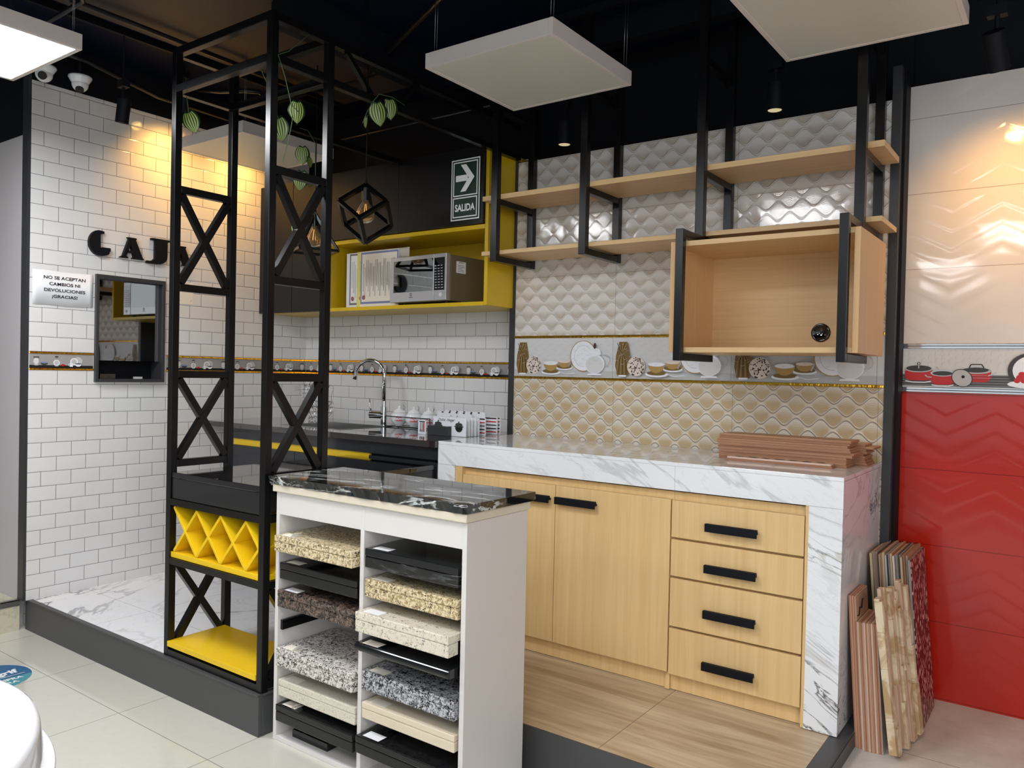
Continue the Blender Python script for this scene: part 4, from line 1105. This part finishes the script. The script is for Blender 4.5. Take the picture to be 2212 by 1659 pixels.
# ================================================================ pendants
def bulb(parent, c, s=1.):
    x, y, z = c
    MB().cyl((x, y, z+.062*s), (x, y, z+.125*s), .019*s, n=28).build('lamp_holder', BLACK, parent, bevel=.001)
    prof = [(.014, .064), (.016, .054), (.030, .036), (.042, .014), (.046, -.006), (.042, -.026), (.030, -.041), (.014, -.048), (.0, -.050)]
    MB().lathe([(a*s, b*s) for a, b in prof], c, n=32).build('glass_bulb', AMBER, parent)
    f = MB()
    for k in range(4):
        t = k*PI/2; f.tube([(x+.004*math.cos(t), y+.004*math.sin(t), z+.05*s), (x+.012*math.cos(t), y+.012*math.sin(t), z-.012*s)], .0012, 5)
    f.build('filament', FILAM, parent)
pl = thing('pendant_lamp', 'black open cube pendant lamp hanging before the black cabinet doors', 'pendant lamp', (-2.91, 2.75, 2.13))
C0 = Vector((-2.912, 2.75, 2.148)); R = .142      # half the body diagonal
zax = Vector((.02, 0, 1)).normalized()
def cube_axes(rot):
    a = Matrix.Rotation(rot, 3, 'Z'); es = []
    for k in range(3):
        t = k*2*PI/3; v = Vector((math.cos(t)*math.sqrt(2/3), math.sin(t)*math.sqrt(2/3), -math.sqrt(1/3))); es.append(a @ v)
    return es
ed = cube_axes(math.radians(124.6)); el = R*2/math.sqrt(3); topc = C0+Vector((0, 0, R))
vtx = {(i, j, k): topc+ed[0]*el*i+ed[1]*el*j+ed[2]*el*k for i in (0, 1) for j in (0, 1) for k in (0, 1)}
for a_ in vtx:
    for d_ in range(3):
        if a_[d_] == 0:
            b_ = list(a_); b_[d_] = 1; b_ = tuple(b_)
            MB().bar(vtx[a_], vtx[b_], .0195, .0195, ed[(d_+1) % 3]).build('cube_edge', BLACK, pl)
MB().tube([topc+Vector((0, 0, .02)), topc+Vector((.0, 0, 3.018-topc.z))], .0028, 6).cyl(topc, topc+Vector((0, 0, .03)), .008, .005).build('cord', BLKMAT, pl)
bulb(pl, (C0.x, C0.y, C0.z+.004), 1.)
p2 = thing('pendant_lamp', 'black open pyramid pendant lamp seen through the steel tower', 'pendant lamp', (-3.36, 2.8, 2.05))
ap = Vector((-3.352, 2.80, 2.205)); bz = 2.00; bb_ = []
for k in range(4):
    t = math.radians(20+90*k); bb_.append(Vector((ap.x+.142*math.cos(t), ap.y+.142*math.sin(t), bz)))
for k in range(4):
    MB().bar(ap, bb_[k], .014, .014, (0, 0, 1)).build('pyramid_edge', BLACK, p2)
    MB().bar(bb_[k], bb_[(k+1) % 4], .014, .014, (0, 0, 1)).build('pyramid_edge', BLACK, p2)
MB().tube([ap+Vector((0, 0, .01)), Vector((ap.x, ap.y, 3.018))], .0028, 6).cyl(ap, ap+Vector((0, 0, .03)), .008, .005).build('cord', BLKMAT, p2)
bulb(p2, (ap.x-.003, ap.y, 2.072), 1.)

# ================================================================ artificial vines
def leaf_mesh(base, tipdir, side, size, bend=.25):
    """heart-shaped striped leaf as a thin curved sheet"""
    m = MB(); tipdir = Vector(tipdir).normalized(); side = Vector(side); side = (side-tipdir*side.dot(tipdir)).normalized(); nrm = tipdir.cross(side)
    NU, NV = 14, 18; vs = []
    for j in range(NV+1):
        t = j/NV; w = .50*(math.sin(PI*(t*.95+.05))**.62)*(1-.30*t)
        if j == NV: w = .01
        for i in range(NU+1):
            s = (i/NU-.5)*2; L = t-.10*abs(s)*(1-t)**4+.10*(1-abs(s))*t*t
            p = Vector(base)+tipdir*(L*size)+side*(s*w*size)+nrm*(-bend*size*(s*s*w*w*1.6+(t-.2)**2*.6))
            vs.append(p)
    fs1, fs2 = [], []
    for j in range(NV):
        for i in range(NU):
            q = (j*(NU+1)+i, j*(NU+1)+i+1, (j+1)*(NU+1)+i+1, (j+1)*(NU+1)+i)
            edge = i in (0, NU-1) or j in (0, NV-1)
            (fs2 if (i % 2 == 1 and not edge) else fs1).append(q)
    nv = len(vs); m.add(vs, fs1, 0, True); m._more(nv, fs2, 1, True)
    o = m
    return o
def leaf(parent, base, tip, side, size, bend=.25):
    o = leaf_mesh(base, tip, side, size, bend).build('leaf', [LEAFD, LEAFL], parent)
    sm = o.modifiers.new('thickness', 'SOLIDIFY'); sm.thickness = .0008
v1 = thing('hanging_vine', 'artificial vine trailing down beside the front right tower post', 'artificial plant', (-2.43, 1.9, 2.5))
MB().tube([(-2.446, 2.00, 2.66), (-2.44, 1.90, 2.56), (-2.436, 1.85, 2.53), (-2.425, 1.875, 2.45), (-2.42, 1.90, 2.36), (-2.418, 1.905, 2.30), (-2.42, 1.89, 2.22), (-2.424, 1.87, 2.14)], .0016, 6).tube([(-2.42, 1.90, 2.36), (-2.415, 1.93, 2.338)], .0015, 6).build('stem', GREENST, v1)
leaf(v1, (-2.418, 1.925, 2.375), (.05, .02, -1), (.45, .85, .1), .075, .5)
v2 = thing('hanging_vine', 'artificial vine with striped leaves draped over the overhead bar by the cube lamp', 'artificial plant', (-2.45, 2.4, 2.5))
MB().tube([(-2.436, 2.52, 2.535), (-2.430, 2.44, 2.545), (-2.43, 2.36, 2.535), (-2.43, 2.33, 2.50), (-2.428, 2.29, 2.44), (-2.43, 2.27, 2.39)], .0016, 6).tube([(-2.43, 2.33, 2.495), (-2.425, 2.37, 2.475)], .0013, 6).tube([(-2.43, 2.30, 2.43), (-2.43, 2.285, 2.42)], .0013, 6).build('stem', GREENST, v2)
leaf(v2, (-2.430, 2.345, 2.495), (.10, .20, -1), (.6, .75, .2), .092, .3)
leaf(v2, (-2.430, 2.420, 2.530), (.05, .10, -1), (.6, .75, .1), .080, .3)
leaf(v2, (-2.43, 2.290, 2.42), (.02, .05, -1), (-.9, .3, 0), .045, .4)
v3 = thing('hanging_vine', 'artificial vine hanging inside the steel tower before the pyramid lamp', 'artificial plant', (-3.0, 2.4, 2.3))
MB().tube([(-3.085, 2.46, 2.53), (-3.03, 2.48, 2.51), (-3.00, 2.50, 2.45), (-2.995, 2.50, 2.30), (-2.995, 2.50, 2.12), (-2.99, 2.50, 2.0)], .0013, 6).build('stem', GREENST, v3)
leaf(v3, (-3.075, 2.485, 2.440), (.02, .03, -1), (.5, .6, .1), .080, .3)
leaf(v3, (-3.085, 2.490, 2.325), (-.1, -.05, -1), (.7, .6, 0), .088, .3)
leaf(v3, (-3.045, 2.500, 2.390), (.05, .02, -1), (.2, -.9, 0), .050, .3)
leaf(v3, (-3.045, 2.500, 2.290), (.05, .02, -1), (.3, -.9, 0), .045, .3)
leaf(v3, (-3.10, 2.480, 2.085), (.1, .05, -1), (.7, .6, 0), .080, .3)
v4 = thing('hanging_vine', 'artificial vine leaves beside the left tower posts', 'artificial plant', (-3.07, 1.9, 2.45))
MB().tube([(-3.066, 1.872, 2.50), (-3.065, 1.876, 2.47), (-3.062, 1.88, 2.43)], .0015, 6).build('stem', GREENST, v4)
leaf(v4, (-3.063, 1.878, 2.435), (.35, .20, -1), (.7, .6, .3), .085, .3)
v5 = thing('hanging_vine', 'single artificial leaf just right of the front right tower post', 'artificial plant', (-2.47, 1.9, 2.3))
MB().tube([(-2.560, 1.865, 2.51), (-2.555, 1.91, 2.43), (-2.560, 1.95, 2.345)], .0013, 6).build('stem', GREENST, v5)
leaf(v5, (-2.560, 1.95, 2.345), (.15, .1, -1), (.8, .5, .1), .085, .3)

# ================================================================ cash window, letters, notices
cw = thing('cash_window', 'dark framed cash desk window with mirrored glass in the white brick-tiled wall', 'window', (XL, 2.32, 1.27))
y0, y1, z0, z1 = Wy0+.0005, Wy1-.0005, Wz0+.0005, Wz1-.0005; t = .016
m = MB(); m.box(XL-.10, XL+.020, y0, y0+t, z0, z1).box(XL-.10, XL+.020, y1-t, y1, z0, z1).box(XL-.10, XL+.020, y0+t, y1-t, z1-.022, z1).box(XL-.10, XL+.028, y0+t, y1-t, z0, z0+.016)
m.build('frame', CURBD, cw, bevel=.001)
MB().box(XL-.025, XL-.021, y0+t, y1-t-.014, 1.392, z1-.022).build('glass_pane', MIRROR, cw)
MB().box(XL-.028, XL-.006, y1-t-.013, y1-t, 1.392, z1-.022).build('slider_profile', CURBD, cw)
MB().box(XL-.099, XL-.095, y0+t, y1-t, z0+.016, z1-.022).build('dark_backing', BLKMAT, cw)
tag(MB().box(-4.37, -4.343, 2.165, 2.250, 1.2916, 1.318).build('card_holder', BLKGLASS), 'small dark card holder on the cash window sill', 'card holder')
tag(MB().box(-4.36, -4.343, 2.360, 2.405, 1.2916, 1.304).build('eraser', LGREY), 'small pale grey block on the cash window sill', 'block')

def letter(pts_list, name, label, y, z, s, hole=None):
    m = MB()
    for pts in pts_list:
        m.prism([(y+u*s, z+v*s) for u, v in pts], lambda u, v, w: (XL+.002+w, u, v), 0, .022)
    o = m.build(name, BLKMAT); tag(o, label, 'letter', 'raised black letters on the white tiles'); return o
def circ(cx, cy, rx, ry, a0, a1, n=18): return [(cx+rx*math.cos(math.radians(a0+(a1-a0)*i/n)), cy+ry*math.sin(math.radians(a0+(a1-a0)*i/n))) for i in range(n+1)]
Cpts = circ(.42, .50, .42, .50, 100, 270) + circ(.48, .15, .32, .15, 270, 370, 8) + [(.84, .22), (.84, .34), (.52, .34), (.50, .24), (.44, .22), (.44, .84), (.58, .88), (.58, .97), (.44, .99)]
letter([Cpts], 'wall_letter', 'raised black letter C, first letter of CAJA', 2.082, 1.957, .136)
Apts = [[(.27, .98), (.66, .98), (1.0, .10), (1.08, .0), (.50, .0), (.58, .10), (.53, .26), (.28, .26), (.24, .10), (.34, .0), (-.08, .0), (.06, .10), (.34, .90)]]
Aq = [[(.27, .98), (.70, .98), (.70, .90), (.34, .90)], [(.36, .90), (.66, .90), (1.0, .10), (.58, .10)], [(.50, .0), (1.10, .0), (1.0, .10), (.58, .10)], [(.26, .26), (.53, .26), (.50, .36), (.24, .36)], [(.34, .90), (.44, .70), (.22, .10), (.06, .10)], [(-.10, .0), (.34, .0), (.22, .10), (.06, .10)]]
letter(Aq, 'wall_letter', 'raised black letter A, second letter of CAJA', 2.258, 1.963, .118)
Jq = [[(.18, 1.0), (.98, 1.0), (.98, .92), (.18, .92)], [(.34, .92), (.86, .92), (.86, .24), (.34, .18)], [(.34, .18), (.86, .24)]+circ(.42, .22, .44, .24, 0, -110, 10)+[(-.02, -.02), (-.02, .12), (.20, .06)]]
Jq[2] = [(.34, .18), (.86, .24), (.80, .10), (.66, .0), (.46, -.04), (.0, -.04), (.0, .06), (.20, .06)]
letter(Jq, 'wall_letter', 'raised black letter J, third letter of CAJA', 2.404, 1.956, .140)
letter(Aq, 'wall_letter', 'raised black letter A half hidden behind the steel tower post', 2.560, 1.960, .116)

nt = thing('paper_notice', 'white paper notice about no returns taped left of the cash window', 'notice', (XL, 1.96, 1.67))
m = MB(); NP = 16; vs = []
for i in range(NP+1):
    u = 1.812+.300*i/NP
    for v in (1.672, 1.848): vs.append((XL+.002+.0025*abs(math.sin(i*.9))+.0012, u, v+.002*math.sin(i*.5)))
m.add(vs, [(2*i, 2*i+2, 2*i+3, 2*i+1) for i in range(NP)], 0, True)
o = m.build('sheet', PAPER, nt); q = o.modifiers.new('thickness', 'SOLIDIFY'); q.thickness = .0006
A = Art(lambda u, v, w: (XL+.0062+w, u, v), [INK])
for k, tx in enumerate(('NO SE ACEPTAN', 'CAMBIOS NI', 'DEVOLUCIONES', '¡GRACIAS!')):
    A.text(tx, 1.968, 1.806-.032*k, .0225, INK, sx=1.25, bold=.0005)
A.build('lettering', nt)
pp = thing('paper_notice', 'small payment sheet with blank code frame right of the cash window', 'notice', (XL, 2.65, 1.80))
MB().box(XL+.001, XL+.002, 2.600, 2.705, 1.738, 1.868).build('sheet', PAPERW, pp)
A = Art(lambda u, v, w: (XL+.0022+w, u, v), [INKB, PAPERW])
for k in range(3): A.rect(2.612, 2.68-.012*k, 1.856-.006*k, 1.858-.006*k, INKB)
for (u, v, du, dv) in ((2.612, 1.842, 1, -1), (2.692, 1.842, -1, -1), (2.612, 1.758, 1, 1), (2.692, 1.758, -1, 1)): A.line([(u, v+dv*.010), (u, v), (u+du*.010, v)], .0015, INKB)
A.build('print', pp)

# ================================================================ tiles lying on the marble counter
ordn = ['topmost', 'second from the top', 'third from the top', 'fourth from the top', 'fifth from the top', 'sixth from the top', 'seventh from the top', 'eighth from the top', 'ninth from the top', 'tenth from the top', 'eleventh from the top', 'lowest']
rr = random.Random(11)
n_ = 11; th_ = .0088
for k in range(n_):
    z = ZT+.0003+k*(th_+.0005)
    xl = -1.196+rr.uniform(-.010, .006); xr = -.684+rr.uniform(-.022, .004) - (.012 if k < 3 else 0); yf = 3.112+rr.uniform(-.006, .006)
    m = MB(); m.box(xl, xr, yf, yf+.135, z, z+th_*.62, 1); m.box(xl+.001, xr-.001, yf+.0008, yf+.134, z+th_*.62, z+th_, 0)
    o = m.build('decor_tile', [BRTILE, TERRA], bevel=.0006)
    o.rotation_euler = (0, 0, 0)
    tag(o, 'thin reddish-brown border tile, %s of the flat stack on the marble counter' % (ordn[n_-1-k] if k else 'lowest'), 'tile', 'border tiles stacked flat on the marble counter')
MARKS = [CREAMP, DGREY]
tag(MB().box(-1.150, -.742, 3.062, 3.105, ZT+.0003, ZT+.0075).build('decor_tile', TERRA, bevel=.0005), 'lower of two short border tiles in front of the flat stack', 'tile', 'border tiles in front of the stack')
o = MB().box(-1.145, -.748, 3.066, 3.109, ZT+.0080, ZT+.0155).build('decor_tile', [new_mat('pink_cream_print_tile', (222, 190, 172), .3)], bevel=.0005)
tag(o, 'pinkish border tile with dark spots in front of the flat stack', 'tile', 'border tiles in front of the stack')
A = Art(lambda u, v, w: (u, v, ZT+.0156+w), [DGREY])
for k in range(7): A.ell(-1.10+.052*k, 3.087, .016+.004*(k % 2), .010, DGREY, n=16)
A.build('dark_spots', o)
for k in range(9):
    z = ZT+.0003+k*(th_+.0003); xr = (-.662, -.668, -.672, -.670, -.678, -.664, -.668, -.640, -.672)[k]
    m = MB(); m.box(xr-.30, xr, 3.262, 3.395, z, z+th_*.62, 1); m.box(xr-.299, xr-.001, 3.263, 3.394, z+th_*.62, z+th_, 0)
    tag(m.build('decor_tile', [BRTILE, TERRA], bevel=.0006), 'thin brown border tile, %s of the back stack against the relief wall' % (ordn[8-k] if k else 'lowest'), 'tile', 'border tiles in the back stack on the marble counter')

# ================================================================ tiles leaning by the red wall
def lean_tile(xf, xt, y0, y1, h, t, mats, label, group, name='leaning_tile', z0=.1005):
    """plate standing on edge, foot at xf, top leaning to xt; thickness t to the +x side"""
    dz = math.sqrt(max(h*h-(xf-xt)**2, .01)); m = MB()
    ax = Vector((xt-xf, 0, dz)).normalized(); nrm = Vector((ax.z, 0, -ax.x))
    zb = z0+max(0, -(nrm.z)*0)+abs(nrm.z)*0
    p = Vector((xf, 0, zb+ (0 if nrm.z >= 0 else -nrm.z*t)))
    def P(a_, b_, y): q = p+ax*a_+nrm*b_; return (q.x, y, q.z)
    def plate(b0, b1, mi): 
        vs = [P(0, b0, y0), P(0, b1, y0), P(h, b1, y0), P(h, b0, y0), P(0, b0, y1), P(0, b1, y1), P(h, b1, y1), P(h, b0, y1)]
        m.add(vs, [(0, 1, 2, 3), (7, 6, 5, 4), (1, 5, 6, 2), (4, 0, 3, 7), (3, 2, 6, 7), (4, 5, 1, 0)], mi)
    plate(0, t*.7, 0); plate(t*.7+.00001, t, 1)
    o = m.build(name, mats, bevel=.0006); tag(o, label, 'tile', group); return o, P
g1 = 'short brown tiles leaning on the marble counter side'
nums = ['first', 'second', 'third', 'fourth', 'fifth', 'sixth', 'seventh', 'eighth', 'ninth', 'tenth', 'eleventh', 'twelfth', 'thirteenth', 'fourteenth', 'fifteenth', 'sixteenth', 'seventeenth', 'eighteenth']
BRV = [mat_wood('brown_tile_edge', (196, 140, 106), (158, 104, 78), 2, rough=.6), TERRA, new_mat('pale_brown_tile_glaze', (214, 176, 148), .3)]
DARKSW = new_mat('dark_swirl_print', (40, 28, 26), .35)
x = -.6045
for k in range(3):
    o, P = lean_tile(x, x-.0370, 2.915, 3.10, .525, .0078, [BRV[0], BRV[2]], 'tall pinkish-brown tile, %s of three next to the marble counter' % nums[k], g1); x += .0080
    if k == 2:
        pts = [P(.50, .0083, 2.99), P(.47, .0083, 3.02), P(.455, .0083, 2.97), P(.44, .0083, 3.01), P(.42, .0083, 2.96)]
        MB().tube([P(.455, .0085, 2.925), P(.452, .0085, 2.95), P(.475, .0085, 2.965), P(.47, .0085, 2.99), P(.495, .0085, 3.01), P(.49, .0085, 3.04)], [.001, .003, .003, .004, .003, .001], 8).build('dark_swirl', DARKSW, o)
x += .002
for k in range(9):
    o, P = lean_tile(x, x-.0310, 2.905+.001*k, 3.10, .440, .0066, [BRV[0] if k % 3 else BRV[2], TERRA if k % 2 else LGREY], 'short reddish-brown tile, %s counted from the marble counter' % nums[k], g1); x += .0072
# split stone cladding panel of interlocking strips
sc_ = thing('stone_cladding_panel', 'ochre split-stone cladding panel with ragged ends leaning among the tiles', 'stone panel', (-.48, 3.0, .10))
rr = random.Random(4)
xb = x+.024
for k in range(7):
    ya = 2.880+k*.0385; ln = .530+(.024 if k % 2 else -.004)+rr.uniform(-.010, .010); zlow = .1005+(.0 if k % 2 else .014)
    segs = [0]
    while segs[-1] < ln-.001: segs.append(min(ln, segs[-1]+rr.uniform(.09, .30)))
    m = MB(); ax = Vector((-.062, 0, .52)).normalized(); nrm = Vector((ax.z, 0, -ax.x))
    for a_, b_ in zip(segs, segs[1:]):
        for h_ in (0, 1):
            tt = rr.uniform(.012, .026); yy = rr.uniform(.0, .003); p = Vector((-.492+(ya-2.87)*.17, 0, zlow+.004))
            c = p+ax*(a_+b_)/2+nrm*tt/2
            m.obox((c.x, ya+.010+.019*h_+yy, c.z), (ax, (.167, .986, 0), nrm), ((b_-a_)/2, .0096, tt/2), rr.choice((0, 0, 1)))
    m.build('stone_strip', [STONE, STONEB], sc_, bevel=.002)
# tall group
g2 = 'tall tiles leaning in the corner by the red wall'
x = -.578; cols = [BEIGEEDGE, GREYEDGE, TERRA, DGREY, BRV[0], BEIGEEDGE, LGREY, GREYEDGE, BEIGEEDGE, CREAMP, GREYEDGE, DGREY, BEIGEEDGE, BRV[0], GREYEDGE, BEIGEEDGE]
for k in range(15):
    lab = 'tall tile leaning in the corner, %s counted from the marble counter' % nums[k]
    o, P = lean_tile(x, x-.083*(.628+.004*((k*7) % 3)), 3.185+.006*((k*5) % 3), 3.475, .628+.004*((k*7) % 3), .0080, [cols[k], cols[(k+5) % 15]], lab, g2); x += .0087
o, P = lean_tile(x, x-.083*.622, 3.180, 3.478, .622, .0115, [GREYEDGE, MOSAIC], 'dark red pebble mosaic tile, outermost of the tall leaning tiles', g2)

# ================================================================ floor sticker and toilet
fs_ = thing('floor_sticker', 'round blue and teal shop sticker on the cream floor tiles', 'sticker', (-3.86, 1.50, 0))
cx3, cy3, r3 = -3.797, 1.427, .169
A = Art(lambda u, v, w: (cx3-v, cy3+u, .0004+w), [BLUE, TEAL, SIGNW], w0=.0002)
A.ell(0, 0, r3, r3, SIGNW, n=56).ell(0, 0, r3-.002, r3-.002, BLUE, n=56)
A.poly([((r3-.002)*math.cos(math.radians(a_)), (r3-.002)*math.sin(math.radians(a_))) for a_ in range(-162, -17, 5)], TEAL)
A.text('grif', .078, -.010, .064, SIGNW, bold=.0025).rect(-.02, .135, -.040, -.036, SIGNW)
A.text('COMPRA', .035, -.092, .036, SIGNW, bold=.001).text('SEGURA', .010, -.132, .036, SIGNW, bold=.001)
A.build('print', fs_)
tl = thing('round_table', 'glossy white round table with stepped edge at the lower left corner', 'table', (-1.652, .218, 0))
MB().lathe([(.0, .752), (.440, .752), (.450, .7505), (.4555, .746), (.458, .738), (.462, .705), (.465, .684), (.466, .676), (.462, .672), (.0, .672)], (-1.652, .218, 0), n=160).build('tabletop', CERAM, tl)
MB().lathe([(.30, .6715), (.472, .6715), (.479, .676), (.4815, .672), (.4815, .664), (.474, .655), (.40, .650), (.06, .645), (.0, .645)], (-1.652, .218, 0), n=160).build('rim', CERAM, tl)
MB().cyl((-1.652, .218, .03), (-1.652, .218, .6445), .045, n=36).build('column', CERAM, tl)
MB().lathe([(.0, .045), (.06, .042), (.24, .020), (.27, .010), (.27, .0005), (.0, .0005)], (-1.652, .218, 0), n=72).build('base', CERAM, tl)
